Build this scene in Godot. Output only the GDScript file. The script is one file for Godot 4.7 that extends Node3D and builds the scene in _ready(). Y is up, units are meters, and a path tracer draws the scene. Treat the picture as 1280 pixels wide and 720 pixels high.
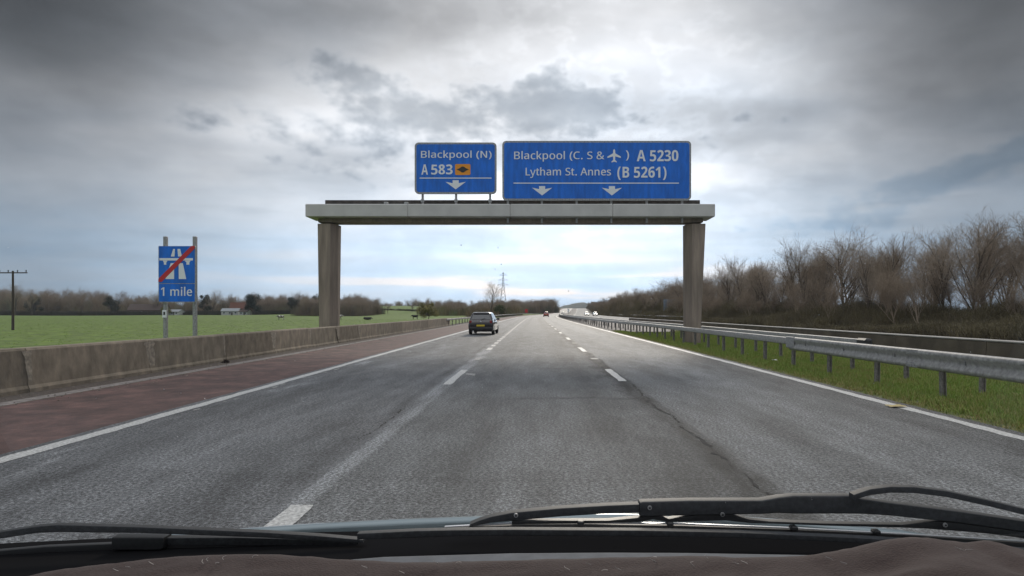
extends Node3D
# A three-lane motorway seen through the windscreen of a car, under a broken overcast sky.
# Road frame: «off» metres to the right of the camera's lane line reference, «d» metres ahead along the road.

# ------------------------------------------------------------------ mesh helper
class Shape:
	var v := PackedVector3Array()
	var n := PackedVector3Array()
	var uv := PackedVector2Array()
	var uv2 := PackedVector2Array()
	var c := PackedColorArray()
	var ix := PackedInt32Array()
	var tint := Color.WHITE

	func tri(p: Vector3, q: Vector3, r: Vector3) -> void:
		var m := (q - p).cross(r - p).normalized()
		var b := v.size()
		v.append_array([p, q, r]); n.append_array([m, m, m])
		c.append_array([tint, tint, tint])
		uv.append_array([Vector2(p.x, p.y), Vector2(q.x, q.y), Vector2(r.x, r.y)])
		ix.append_array([b, b + 2, b + 1])

	func quad(p: Vector3, q: Vector3, r: Vector3, s: Vector3) -> void:
		var m := (r - p).cross(s - q).normalized()
		var b := v.size()
		v.append_array([p, q, r, s]); n.append_array([m, m, m, m])
		c.append_array([tint, tint, tint, tint])
		uv.append_array([Vector2(0, 0), Vector2(1, 0), Vector2(1, 1), Vector2(0, 1)])
		ix.append_array([b, b + 2, b + 1, b, b + 3, b + 2])

	# a box with chamfered edges
	func box(at: Vector3, size: Vector3, bevel := 0.0, turn := Basis()) -> void:
		var h := size * 0.5
		var e: float = minf(bevel, minf(h.x, minf(h.y, h.z)) * 0.9)
		var corner := func(sx: float, sy: float, sz: float, k: int) -> Vector3:
			var w := Vector3(h.x - e, h.y - e, h.z - e)
			w[k] = h[k]
			return at + turn * Vector3(w.x * sx, w.y * sy, w.z * sz)
		for k in 3:
			for s: float in [-1.0, 1.0]:
				var pts := []
				for t: Array in [[-1.0, -1.0], [1.0, -1.0], [1.0, 1.0], [-1.0, 1.0]]:
					var sg := Vector3.ZERO
					sg[k] = s; sg[(k + 1) % 3] = t[0]; sg[(k + 2) % 3] = t[1]
					pts.append(corner.call(sg.x, sg.y, sg.z, k))
				if s > 0: quad(pts[0], pts[1], pts[2], pts[3])
				else: quad(pts[3], pts[2], pts[1], pts[0])
		if e <= 0.0: return
		for k in 3:   # edges along axis k
			var i := (k + 1) % 3
			var j := (k + 2) % 3
			for si: float in [-1.0, 1.0]:
				for sj: float in [-1.0, 1.0]:
					var a := Vector3.ZERO; a[k] = -1.0; a[i] = si; a[j] = sj
					var b := a; b[k] = 1.0
					var p0: Vector3 = corner.call(a.x, a.y, a.z, i)
					var p1: Vector3 = corner.call(b.x, b.y, b.z, i)
					var p2: Vector3 = corner.call(b.x, b.y, b.z, j)
					var p3: Vector3 = corner.call(a.x, a.y, a.z, j)
					if si * sj > 0: quad(p3, p2, p1, p0)
					else: quad(p0, p1, p2, p3)
		for sx: float in [-1.0, 1.0]:
			for sy: float in [-1.0, 1.0]:
				for sz: float in [-1.0, 1.0]:
					var q0: Vector3 = corner.call(sx, sy, sz, 0)
					var q1: Vector3 = corner.call(sx, sy, sz, 1)
					var q2: Vector3 = corner.call(sx, sy, sz, 2)
					if sx * sy * sz > 0: tri(q0, q1, q2)
					else: tri(q0, q2, q1)

	func tube(pts: Array, radii: Array, sides: int, cap := true) -> void:
		var b := v.size()
		var cnt := pts.size()
		var u := Vector3.ZERO
		for k in cnt:
			var p: Vector3 = pts[k]
			var fwd: Vector3 = ((pts[mini(k + 1, cnt - 1)] as Vector3) - (pts[maxi(k - 1, 0)] as Vector3)).normalized()
			if u == Vector3.ZERO:
				u = fwd.cross(Vector3.UP if absf(fwd.y) < 0.9 else Vector3.RIGHT).normalized()
			u = (u - fwd * u.dot(fwd)).normalized()
			var w := fwd.cross(u)
			for s in sides:
				var a := TAU * s / sides
				var m := u * cos(a) + w * sin(a)
				v.append(p + m * float(radii[k])); n.append(m); c.append(tint)
				uv.append(Vector2(float(s) / sides, k))
		for k in cnt - 1:
			for s in sides:
				var i0 := b + k * sides + s
				var i1 := b + k * sides + (s + 1) % sides
				ix.append_array([i0, i0 + sides, i1, i1, i0 + sides, i1 + sides])
		if cap:
			for e: int in [0, cnt - 1]:
				for s in range(1, sides - 1):
					var o := b + e * sides
					if e == 0: tri(v[o], v[o + s + 1], v[o + s])
					else: tri(v[o], v[o + s], v[o + s + 1])

	# a flat outline with thickness, in the plane of x and y of «t», its face towards +z
	func slab(poly: PackedVector2Array, depth: float, t := Transform3D()) -> void:
		var pg := poly.duplicate()
		if Geometry2D.is_polygon_clockwise(pg): pg.reverse()
		var ids := Geometry2D.triangulate_polygon(pg)
		for k in range(0, ids.size(), 3):
			var p := pg[ids[k]]
			var q := pg[ids[k + 1]]
			var r := pg[ids[k + 2]]
			if (q - p).cross(r - p) < 0:
				var w := q; q = r; r = w
			tri(t * Vector3(p.x, p.y, 0), t * Vector3(q.x, q.y, 0), t * Vector3(r.x, r.y, 0))
			tri(t * Vector3(p.x, p.y, -depth), t * Vector3(r.x, r.y, -depth), t * Vector3(q.x, q.y, -depth))
		for k in pg.size():
			var p := pg[k]
			var q := pg[(k + 1) % pg.size()]
			quad(t * Vector3(p.x, p.y, -depth), t * Vector3(q.x, q.y, -depth), t * Vector3(q.x, q.y, 0), t * Vector3(p.x, p.y, 0))

	# rows of points joined to a smooth surface; front side where (next column) x (next row) points away
	func sheet(rows: Array, closed := false, u2: Array = []) -> void:
		var b := v.size()
		var m: int = rows[0].size()
		var r := rows.size()
		for j in r:
			for i in m:
				var p: Vector3 = rows[j][i]
				var i0 := i - 1 if i > 0 else (m - 1 if closed else 0)
				var i1 := i + 1 if i < m - 1 else (0 if closed else m - 1)
				var du: Vector3 = (rows[j][i1] as Vector3) - (rows[j][i0] as Vector3)
				var dv: Vector3 = (rows[mini(j + 1, r - 1)][i] as Vector3) - (rows[maxi(j - 1, 0)][i] as Vector3)
				v.append(p); n.append(du.cross(dv).normalized()); c.append(tint)
				uv.append(Vector2(float(i) / maxi(1, m - 1), float(j) / maxi(1, r - 1)))
				if u2: uv2.append(u2[j][i])
		for j in r - 1:
			for i in (m if closed else m - 1):
				var a := b + j * m + i
				var e := b + j * m + (i + 1) % m
				ix.append_array([a, a + m, e, e, a + m, e + m])

	func mesh() -> ArrayMesh:
		var arr := []
		arr.resize(Mesh.ARRAY_MAX)
		arr[Mesh.ARRAY_VERTEX] = v; arr[Mesh.ARRAY_NORMAL] = n
		arr[Mesh.ARRAY_TEX_UV] = uv; arr[Mesh.ARRAY_COLOR] = c
		if uv2.size() == v.size(): arr[Mesh.ARRAY_TEX_UV2] = uv2
		arr[Mesh.ARRAY_INDEX] = ix
		var am := ArrayMesh.new()
		am.add_surface_from_arrays(Mesh.PRIMITIVE_TRIANGLES, arr)
		return am

# ------------------------------------------------------------------ scene helpers
var rng := RandomNumberGenerator.new()
var used := {}
var M := {}

func numbered(called: String) -> String:
	var k: int = used.get(called, 0)
	used[called] = k + 1
	return called if k == 0 else "%s_%03d" % [called, k]

func part(called: String, what: Variant, material: Material, parent: Node, at := Vector3.ZERO, turn := Basis()) -> MeshInstance3D:
	var o := MeshInstance3D.new()
	o.mesh = what.mesh() if what is Shape else what
	o.material_override = material
	o.name = called
	o.transform = Transform3D(turn, at)
	o.cast_shadow = GeometryInstance3D.SHADOW_CASTING_SETTING_ON
	parent.add_child(o, true)
	return o

func tag(o: Node, label: String, category := "", group := "", kind := "") -> Node:
	if label: o.set_meta("label", label)
	if category: o.set_meta("category", category)
	if group: o.set_meta("group", group)
	if kind: o.set_meta("kind", kind)
	return o

func thing(called: String, label: String, category: String, at := Vector3.ZERO, turn := 0.0, group := "") -> Node3D:
	var o := Node3D.new()
	o.name = numbered(called)
	o.position = at
	o.rotation.y = turn
	add_child(o)
	tag(o, label, category, group)
	return o

func solo(called: String, what: Variant, material: Material, label: String, category: String, group := "", kind := "") -> MeshInstance3D:
	return tag(part(numbered(called), what, material, self), label, category, group, kind) as MeshInstance3D

func structure(called: String, what: Variant, material: Material, label := "") -> MeshInstance3D:
	var o := part(numbered(called), what, material, self)
	o.set_meta("kind", "structure")
	if label: o.set_meta("label", label)
	return o

func dup(src: Node3D, at: Vector3, turn: float, size := Vector3.ONE, label := "", group := "") -> Node3D:
	var o: Node3D = src.duplicate()
	var base := String(src.name).rstrip("0123456789").trim_suffix("_")
	o.name = numbered(base)
	add_child(o)
	o.transform = Transform3D(Basis(Vector3.UP, turn).scaled_local(size), at)
	if label: o.set_meta("label", label)
	if group: o.set_meta("group", group)
	return o

func many(called: String, mesh: Mesh, material: Material, places: Array, colors: Array, label: String, category: String, parent: Node = self) -> MultiMeshInstance3D:
	var mm := MultiMesh.new()
	mm.transform_format = MultiMesh.TRANSFORM_3D
	mm.use_colors = not colors.is_empty()
	mm.mesh = mesh
	mm.instance_count = places.size()
	for i in places.size():
		mm.set_instance_transform(i, places[i])
		if colors: mm.set_instance_color(i, colors[i])
	var o := MultiMeshInstance3D.new()
	o.multimesh = mm
	o.material_override = material
	o.name = numbered(called) if parent == self else called
	parent.add_child(o, true)
	return tag(o, label, category if parent == self else "", "", "stuff") as MultiMeshInstance3D

func grey(a: float) -> Color:
	return Color(a, a, a).linear_to_srgb()

func lin(r: float, g: float, b: float) -> Color:
	return Color(r, g, b).linear_to_srgb()

func noise_tex(freq: float, low: float, high: float, size := 512, octaves := 4, sd := 1, kind := FastNoiseLite.TYPE_SIMPLEX_SMOOTH, gain := 0.6) -> NoiseTexture2D:
	var f := FastNoiseLite.new()
	f.noise_type = kind
	f.frequency = freq
	f.fractal_octaves = octaves
	f.fractal_gain = gain
	f.seed = sd
	var t := NoiseTexture2D.new()
	t.width = size; t.height = size
	t.seamless = true
	t.noise = f
	var g := Gradient.new()
	g.set_color(0, Color(low, low, low)); g.set_color(1, Color(high, high, high))
	t.color_ramp = g
	return t

func mat(color: Color, rough := 0.8, metal := 0.0, tex: Texture2D = null, scale := 1.0, bump: Texture2D = null, relief := 0.0) -> StandardMaterial3D:
	var m := StandardMaterial3D.new()
	m.albedo_color = color
	m.roughness = rough
	m.metallic = metal
	if tex or bump:
		m.uv1_triplanar = true
		m.uv1_world_triplanar = true
		m.uv1_scale = Vector3.ONE * scale
	if tex: m.albedo_texture = tex
	if bump:
		m.heightmap_enabled = true
		m.heightmap_texture = bump
		m.heightmap_scale = relief
	return m

# ------------------------------------------------------------------ the road's course
var course := PackedFloat32Array()

func chart_course() -> void:
	var x := 0.0
	for k in 400:
		course.append(x)
		x += 0.075 * smoothstep(60.0, 350.0, k * 10.0 + 5.0) * 10.0

func xc(d: float) -> float:
	if d <= 0.0: return 0.0
	var t := d / 10.0
	var k := mini(int(t), 398)
	return lerpf(course[k], course[k + 1], t - k)

func rise(d: float) -> float:
	return 7.0 * smoothstep(420.0, 950.0, d)

func W(off: float, d: float, h := 0.0) -> Vector3:
	return Vector3(xc(d) + off, rise(d) + h, -d)

func reserve_h(off: float, _d: float) -> float:
	return -0.02 - 0.10 * smoothstep(6.2, 8.2, off) + 0.10 * smoothstep(9.5, 12.0, off)

func field_h(off: float, d: float) -> float:
	var o := absf(off)
	var x := xc(d) + off
	var h := rise(d) * (exp(-pow(off / 150.0, 2.0)) - 1.0)
	if off < 0:
		h += -0.05 - 0.78 * smoothstep(10.0, 17.0, o)
		h += 7.6 * exp(-pow((x + 125.0) / 60.0, 2.0) - pow((d - 560.0) / 120.0, 2.0))
		h += 0.25 * sin(x * 0.045) * sin(d * 0.033) * smoothstep(20.0, 60.0, o)
	else:
		h += -0.03 + 0.5 * smoothstep(26.0, 31.0, o)
	return h

func steps(d0: float, d1: float, near := 0.5, growth := 0.05) -> Array:
	var out := []
	var d := d0
	while d < d1:
		out.append(d)
		d += maxf(near, absf(d) * growth)
	out.append(d1)
	return out

# a strip of ground between offsets, following the road
func strip(offs: Array, ds: Array, h: Callable) -> Shape:
	var s := Shape.new()
	var rows := []
	var u2 := []
	for d: float in ds:
		var row := []
		var ru := []
		for o: float in offs:
			row.append(W(o, d, h.call(o, d)))
			ru.append(Vector2((o + 6.0) / 12.5, d / 140.0))
		rows.append(row); u2.append(ru)
	s.sheet(rows, false, u2)
	return s

# a painted line with worn, uneven edges
func line(off: float, width: float, d0: float, d1: float, wear: float, h: float, near := 0.25) -> Shape:
	var s := Shape.new()
	var rows := []
	for d: float in steps(d0, d1, near, 0.03):
		var j0 := rng.randf_range(-wear, wear)
		var j1 := rng.randf_range(-wear, wear)
		rows.append([W(off - width / 2 + j0, d, h), W(off + width / 2 + j1, d, h)])
	s.sheet(rows)
	return s

# ------------------------------------------------------------------ sky
var n_big := FastNoiseLite.new()
var n_mid := FastNoiseLite.new()
var n_fine := FastNoiseLite.new()

func sky_color(az: float, el: float) -> Color:
	var a := deg_to_rad(az)
	var e := deg_to_rad(el)
	var dx := sin(a) * cos(e)
	var dz := cos(a) * cos(e)
	var k := 1.0 / (sin(e) + 0.13)
	var px := dx * k
	var pz := dz * k
	var b := n_big.get_noise_2d(px * 22.0, pz * 34.0)
	var m := n_mid.get_noise_2d(px * 26.0 + 90.0, pz * 40.0)
	var glow := exp(-pow((az - 6.5) / 18.0, 2.0) - pow((el - 17.0) / 13.0, 2.0))
	var low := exp(-pow((az + 3.0) / 32.0, 2.0) - pow((el - 4.0) / 9.0, 2.0))
	var light := 0.37 + 0.27 * glow + 0.25 * low
	light *= 1.0 + (0.50 * b + 0.30 * m) * smoothstep(3.0, 16.0, el)
	# the unseen side of the sky, above and behind, is thinner cloud
	var open_sky := 1.0 - (1.0 - smoothstep(70.0, 150.0, absf(az + 1.5))) * (1.0 - smoothstep(34.0, 70.0, el))
	light += 0.42 * open_sky * smoothstep(17.0, 34.0, el)
	# heavy rain cloud to both sides, thinning out again behind
	var side := absf(az + 1.5)
	var bank := smoothstep(15.0, 41.0, side + b * 4.0) * (1.0 - 0.72 * smoothstep(46.0, 95.0, side))
	bank *= 1.0 - 0.75 * smoothstep(34.0, 62.0, el)
	light *= 1.0 - (0.80 if az < 0 else 0.78) * bank * lerpf(0.52, 1.0, smoothstep(6.0, 21.0, el))
	light *= 1.0 - 0.38 * smoothstep(17.0, 27.0, el) * (1.0 - smoothstep(30.0, 50.0, el)) * (1.0 - 0.4 * glow)
	var blue := 1.0 - smoothstep(3.0, 14.0, el)
	var cool := clampf(0.5 - 1.2 * b - 0.8 * m, 0.0, 1.0) * 0.07
	cool += 0.06 * bank
	var cr := lerpf(0.97, 0.82, blue) - cool
	var cg := lerpf(0.99, 0.965, blue) - cool * 0.3
	var cb := lerpf(1.03, 1.13, blue) + cool * 0.5
	# cream light between the layers near the horizon
	if el < 9.0 and absf(az) < 80.0:
		var wave := n_mid.get_noise_2d(az * 1.1, el * 16.0)
		var warm := smoothstep(-0.05, 0.35, wave) * exp(-pow((el - 2.3) / 2.6, 2.0)) * exp(-pow((az - 1.0) / 24.0, 2.0))
		cr = lerpf(cr, 1.08, warm); cg = lerpf(cg, 1.0, warm); cb = lerpf(cb, 0.95, warm)
		light *= 1.0 + 0.10 * warm - 0.06 * smoothstep(0.0, 0.4, -wave)
	if absf(az) < 60.0 and el < 45.0:
		var fine := n_fine.get_noise_2d(az * 4.5, el * 7.6) * 1.25 + 0.6 * n_mid.get_noise_2d(az * 2.6 + 50.0, el * 5.0)
		var fan := (az - 4.0) / (el + 9.0)   # streaks that run together towards the horizon
		var sweep := n_mid.get_noise_2d(fan * 22.0 + el * 0.5, el * 2.4 + absf(fan) * 7.0)
		light *= 1.0 + 0.42 * sweep * smoothstep(6.0, 17.0, el) + 0.05 * fine
		# ragged low cloud in front of the bright part
		var p := 0.0
		p += exp(-pow((az + 16.5) / 4.5, 2.0) - pow((el - 20.0 + (az + 16.5) * 0.28) / 1.9, 2.0))
		p += 0.9 * exp(-pow((az + 10.5) / 4.5, 2.0) - pow((el - 17.4) / 2.0, 2.0))
		p += exp(-pow((az - 0.5) / 5.0, 2.0) - pow((el - 18.6) / 2.4, 2.0))
		p += 0.8 * exp(-pow((az - 6.0) / 4.0, 2.0) - pow((el - 18.2) / 1.5, 2.0))
		p += 0.55 * exp(-pow((az + 17.0) / 8.0, 2.0) - pow((el - 13.6) / 2.6, 2.0))
		p += 0.5 * exp(-pow((az + 26.0) / 6.0, 2.0) - pow((el - 15.5) / 1.4, 2.0))
		p += 0.42 * exp(-pow((az + 4.0) / 15.0, 2.0) - pow((el - 18.0) / 4.5, 2.0))
		p += 0.75 * exp(-pow((az - 19.5) / 1.7, 2.0) - pow((el - 17.2) / 0.8, 2.0))
		p += 0.7 * exp(-pow((az - 23.0) / 1.7, 2.0) - pow((el - 16.2) / 0.5, 2.0))
		p += 0.65 * exp(-pow((az - 17.0) / 1.8, 2.0) - pow((el - 15.2) / 0.6, 2.0))
		var dark := smoothstep(0.10, 1.35, p * 1.0 + fine * 0.75 * minf(1.0, p * 2.5 + 0.15)) * (1.0 + 0.25 * fine)
		light *= 1.0 - 0.37 * dark
		cr *= 1.0 - 0.05 * dark; cb *= 1.0 + 0.05 * dark
		# bright rims and gaps round it
		var rim := smoothstep(0.05, 0.40, p * 0.85 + fine * 0.7) * (1.0 - smoothstep(0.30, 0.7, p * 0.85 + fine * 0.75))
		light *= 1.0 + 0.12 * rim * glow
		# the slate-blue streak on the right
		var s := exp(-pow((az - 35.0) / 9.5, 2.0) - pow((el - 10.2 - (az - 33.0) * 0.22) / 1.5, 2.0))
		s += 0.6 * exp(-pow((az - 27.0) / 8.0, 2.0) - pow((el - 7.2) / 1.0, 2.0))
		var slate := smoothstep(0.3, 0.85, s + fine * 0.35)
		light *= 1.0 - 0.24 * slate
		cr *= 1.0 - 0.10 * slate; cb *= 1.0 + 0.08 * slate
	light = minf(light, 0.85)
	return Color(light * cr, light * cg, light * cb)

func make_sky() -> Sky:
	n_big.noise_type = FastNoiseLite.TYPE_SIMPLEX_SMOOTH; n_big.seed = 11; n_big.frequency = 0.02; n_big.fractal_octaves = 4
	n_mid.noise_type = FastNoiseLite.TYPE_SIMPLEX_SMOOTH; n_mid.seed = 5; n_mid.frequency = 0.03; n_mid.fractal_octaves = 5
	n_fine.noise_type = FastNoiseLite.TYPE_SIMPLEX_SMOOTH; n_fine.seed = 23; n_fine.frequency = 0.055; n_fine.fractal_octaves = 6; n_fine.fractal_gain = 0.56
	var w := 4096
	var h := 2048
	var px := PackedFloat32Array()
	px.resize(w * h * 3)
	px.fill(0.22)
	var y := 0
	while y < h / 2 + 8:
		var el := 90.0 - (y + 0.5) / h * 180.0
		var fine_row := el < 32.0
		var stepy := 1 if fine_row else 4
		var x := 0
		while x < w:
			var az := wrapf((x + 0.5) / w * 360.0, -180.0, 180.0)   # column 0 looks along -z
			var st := 1 if fine_row and absf(az) < 48.0 else 4
			var col := sky_color(az, maxf(el, 0.05))
			for yy in stepy:
				for xx in st:
					var q := ((y + yy) * w + x + xx) * 3
					px[q] = col.r; px[q + 1] = col.g; px[q + 2] = col.b
			x += st
		y += stepy
	var im := Image.create_from_data(w, h, false, Image.FORMAT_RGBF, px.to_byte_array())
	var pm := PanoramaSkyMaterial.new()
	pm.panorama = ImageTexture.create_from_image(im)
	var s := Sky.new()
	s.sky_material = pm
	return s

# ------------------------------------------------------------------ materials
# what the traffic has done to the carriageway: joints, tyre polish, smears, oil, patches
func wear_map() -> ImageTexture:
	var f := FastNoiseLite.new()
	f.seed = 3; f.frequency = 0.05; f.fractal_octaves = 4
	var f2 := FastNoiseLite.new()
	f2.seed = 8; f2.frequency = 0.2; f2.fractal_octaves = 3
	var w := 640
	var h := 2000
	rng.seed = 12
	var px := PackedByteArray()
	px.resize(w * h * 3)
	for y in h:
		var d := (y + 0.5) / h * 140.0
		for x in w:
			var o := (x + 0.5) / w * 12.5 - 6.0
			var a := 0.74
			var n1 := f.get_noise_2d(o * 14.0, d * 3.0)
			var n2 := f2.get_noise_2d(o * 10.0, d * 2.5)
			a += 0.13 * n1 + 0.12 * n2 + 0.16 * (rng.randf() - 0.5)
			# tyre tracks in the three lanes
			for t: float in [-4.4, -2.6, -0.8, 1.0, 2.9, 4.7]:
				a -= 0.08 * exp(-pow((o - t + 0.2 * n1) / 0.32, 2.0))
			if o > 2.05: a += 0.07
			# dark joint where lanes two and three meet
			var jo := o - 1.86 - 0.10 * f2.get_noise_2d(d * 3.0, 40.0)
			a -= (0.36 + 0.45 * n2) * exp(-pow(jo / 0.16, 2.0))
			a -= 0.26 * smoothstep(-0.15, 0.35, n1 + 0.5 * n2) * exp(-pow((o - 1.45) / 0.6, 2.0))
			a -= 0.12 * smoothstep(0.15, 0.45, n1) * exp(-pow((o - 0.2) / 1.2, 2.0))
			# pale worn ghost of the lane line, and the dark joint beside it
			var wob := 0.05 * f2.get_noise_2d(d * 2.0, 9.0)
			a += 0.34 * (0.8 + 0.7 * n2) * exp(-pow((o + 1.78 + wob) / (0.06 + 0.006 * d), 4.0)) * (1.0 - smoothstep(15.0, 30.0, d))
			a -= 0.18 * smoothstep(0.0, 0.4, n1 + 0.2) * exp(-pow((o + 2.08 + wob * 2.0) / 0.10, 2.0))
			# dark edge along the central reserve
			a -= 0.20 * smoothstep(4.75, 5.15, o + 0.2 * n1)
			# scuffed paint beside the left edge line
			a += 0.16 * smoothstep(0.25, 0.6, n2 + 0.3 * n1) * exp(-pow((o + 4.85) / 0.25, 2.0))
			# cross joints and repairs in the middle lane
			for q: Array in [[10.4, -0.6, 1.9, 0.10, 0.24], [15.9, -0.2, 2.0, 0.16, 0.14], [21.5, 0.3, 2.1, 0.5, 0.14], [30.0, 0.6, 2.0, 1.1, 0.16], [37.0, -0.5, 1.9, 0.5, 0.20], [64.0, -1.2, 1.9, 0.9, 0.18], [90.0, -5.0, 5.0, 1.4, 0.08]]:
				if o > q[1] and o < q[2]:
					a -= float(q[4]) * (0.6 + n2) * exp(-pow((d - q[0] - 0.25 * n1) / q[3], 2.0)) * smoothstep(q[1], q[1] + 0.5, o)
			# fresh chippings laid across the road right in front
			a += 0.05 * (1.0 - smoothstep(5.15, 5.35, d + 0.03 * n2))
			var g := int(clampf(a, 0.05, 1.0) * 255.0)
			var i := (y * w + x) * 3
			px[i] = g; px[i + 1] = g; px[i + 2] = clampi(g + (1 if o < -1.8 else -1), 0, 255)
	return ImageTexture.create_from_image(Image.create_from_data(w, h, false, Image.FORMAT_RGB8, px))

func make_materials() -> void:
	var grain := noise_tex(0.030, 0.12, 1.0, 1024, 7, 2, FastNoiseLite.TYPE_SIMPLEX_SMOOTH, 0.9)
	(grain.color_ramp as Gradient).set_offset(0, 0.16)
	(grain.color_ramp as Gradient).set_offset(1, 0.84)
	var grain_h := noise_tex(0.16, 0.0, 1.0, 1024, 4, 2)
	var cloudy := noise_tex(0.012, 0.55, 1.0, 1024, 6, 4)
	var pores := noise_tex(0.07, 0.0, 1.0, 512, 5, 6)
	var streak := noise_tex(0.02, 0.6, 1.0, 512, 5, 7)
	var asphalt := mat(lin(0.80, 0.835, 0.87), 0.68, 0.0, grain, 0.75, grain_h, 1.2)
	asphalt.detail_enabled = true
	asphalt.detail_blend_mode = BaseMaterial3D.BLEND_MODE_MUL
	asphalt.detail_uv_layer = BaseMaterial3D.DETAIL_UV_2
	asphalt.detail_albedo = wear_map()
	asphalt.metallic_specular = 0.4
	M.asphalt = asphalt
	M.far_asphalt = mat(lin(0.26, 0.265, 0.27), 0.8, 0.0, cloudy, 0.06)
	M.red_asphalt = mat(lin(0.17, 0.088, 0.076), 0.8, 0.0, noise_tex(0.006, 0.42, 1.0, 1024, 8, 9, FastNoiseLite.TYPE_SIMPLEX_SMOOTH, 0.72), 0.16, grain_h, 0.4)
	M.gutter = mat(lin(0.30, 0.27, 0.25), 0.85, 0.0, cloudy, 0.4, pores, 0.4)
	M.dirt = mat(lin(0.12, 0.095, 0.08), 0.95, 0.0, cloudy, 0.8, pores, 1.2)
	M.paint = mat(lin(0.80, 0.80, 0.78), 0.6, 0.0, noise_tex(0.05, 0.55, 1.0, 512, 6, 12), 0.9, grain_h, 0.4)
	M.worn_paint = mat(lin(0.62, 0.62, 0.60), 0.65, 0.0, noise_tex(0.05, 0.35, 1.0, 512, 6, 13), 0.9, grain_h, 0.4)
	M.crack = mat(lin(0.045, 0.043, 0.042), 0.9, 0.0, pores, 1.0)
	M.grass = mat(lin(0.15, 0.19, 0.045), 0.95, 0.0, noise_tex(0.02, 0.45, 1.0, 1024, 7, 15), 0.25, pores, 3.0)
	M.dirt_grass = mat(lin(0.085, 0.07, 0.045), 0.95, 0.0, noise_tex(0.02, 0.45, 1.0, 512, 7, 17), 0.25, pores, 3.0)
	M.field = mat(lin(0.15, 0.245, 0.014), 0.95, 0.0, noise_tex(0.012, 0.55, 1.0, 1024, 7, 16), 0.03, pores, 3.0)
	var blade := StandardMaterial3D.new()
	blade.albedo_color = Color.WHITE
	blade.vertex_color_use_as_albedo = true
	blade.roughness = 0.8
	blade.backlight_enabled = true
	blade.backlight = Color(0.35, 0.4, 0.15)
	M.blade = blade
	M.concrete = mat(lin(0.42, 0.40, 0.375), 0.85, 0.0, noise_tex(0.006, 0.80, 1.0, 1024, 7, 18), 0.15, pores, 0.2)
	M.pale_concrete = mat(lin(0.60, 0.59, 0.565), 0.8, 0.0, noise_tex(0.006, 0.90, 1.0, 1024, 7, 19), 0.12, pores, 0.1)
	M.brown_concrete = mat(lin(0.35, 0.285, 0.23), 0.9, 0.0, noise_tex(0.006, 0.74, 1.0, 1024, 7, 20), 0.12, pores, 0.2)
	M.concrete.uv1_scale = Vector3(0.35, 0.06, 0.35)
	M.pale_concrete.uv1_scale = Vector3(0.12, 0.08, 0.12)
	M.brown_concrete.uv1_scale = Vector3(0.5, 0.05, 0.5)
	M.barrier = [
		mat(lin(0.30, 0.25, 0.185), 0.9, 0.0, noise_tex(0.009, 0.66, 1.0, 1024, 7, 21), 0.2, pores, 0.3),
		mat(lin(0.265, 0.215, 0.155), 0.9, 0.0, noise_tex(0.009, 0.62, 1.0, 1024, 7, 22), 0.23, pores, 0.3),
		mat(lin(0.33, 0.27, 0.20), 0.9, 0.0, noise_tex(0.009, 0.66, 1.0, 1024, 7, 23), 0.18, pores, 0.3)]
	for m: StandardMaterial3D in M.barrier: m.uv1_scale *= Vector3(1.6, 0.8, 1.6)
	M.far_wall = mat(lin(0.16, 0.13, 0.095), 0.9, 0.0, noise_tex(0.006, 0.66, 1.0, 512, 7, 24), 0.2, pores, 0.3)
	M.lime = mat(lin(0.43, 0.37, 0.29), 0.9, 0.0, streak, 0.8)
	M.steel = mat(lin(0.58, 0.57, 0.55), 0.62, 0.15, noise_tex(0.02, 0.6, 1.0, 512, 6, 25), 0.7)
	M.dull_steel = mat(lin(0.36, 0.34, 0.32), 0.62, 0.2, streak, 1.2)
	M.post_steel = mat(lin(0.52, 0.52, 0.52), 0.5, 0.3, streak, 1.5)
	M.sign_blue = mat(lin(0.001, 0.185, 0.82), 0.5, 0.0, noise_tex(0.01, 0.78, 1.0, 512, 6, 27), 0.4)
	M.sign_blue.uv1_scale = Vector3(0.45, 0.10, 0.45)
	M.sign_white = mat(lin(0.80, 0.82, 0.84), 0.5)
	M.sign_grey = mat(lin(0.50, 0.52, 0.53), 0.5, 0.0, streak, 1.0)
	M.sign_orange = mat(lin(0.80, 0.30, 0.015), 0.5)
	M.sign_dark = mat(lin(0.03, 0.03, 0.03), 0.6)
	M.sign_red = mat(lin(0.50, 0.025, 0.03), 0.5)
	M.sign_back = mat(lin(0.30, 0.38, 0.46), 0.6, 0.2, streak, 0.6)
	M.bark = mat(lin(0.15, 0.12, 0.095), 0.95, 0.0, streak, 1.5)
	M.twig = mat(lin(0.29, 0.23, 0.17), 0.95)
	M.pale_twig = mat(lin(0.32, 0.26, 0.20), 0.95)
	var brush := StandardMaterial3D.new()
	brush.albedo_color = Color.WHITE
	brush.vertex_color_use_as_albedo = true
	brush.roughness = 0.95
	M.brush = brush
	M.wood = mat(lin(0.10, 0.08, 0.065), 0.9, 0.0, streak, 2.0)
	M.rubber = mat(lin(0.018, 0.018, 0.019), 0.55)
	M.cowl = mat(lin(0.012, 0.012, 0.013), 1.0)
	M.cowl.specular_mode = BaseMaterial3D.SPECULAR_DISABLED
	M.black_plastic = mat(lin(0.022, 0.023, 0.025), 0.5, 0.0, noise_tex(0.05, 0.7, 1.0, 512, 4, 31), 4.0)
	M.wiper = mat(lin(0.04, 0.043, 0.048), 0.65, 0.0, noise_tex(0.03, 0.6, 1.0, 512, 6, 32), 6.0)
	M.wiper.uv1_world_triplanar = false
	M.bright_metal = mat(lin(0.75, 0.76, 0.78), 0.3, 0.8)
	M.dash = mat(lin(0.13, 0.137, 0.15), 0.5, 0.0, noise_tex(0.02, 0.85, 1.0, 512, 4, 33), 3.0)
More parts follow.
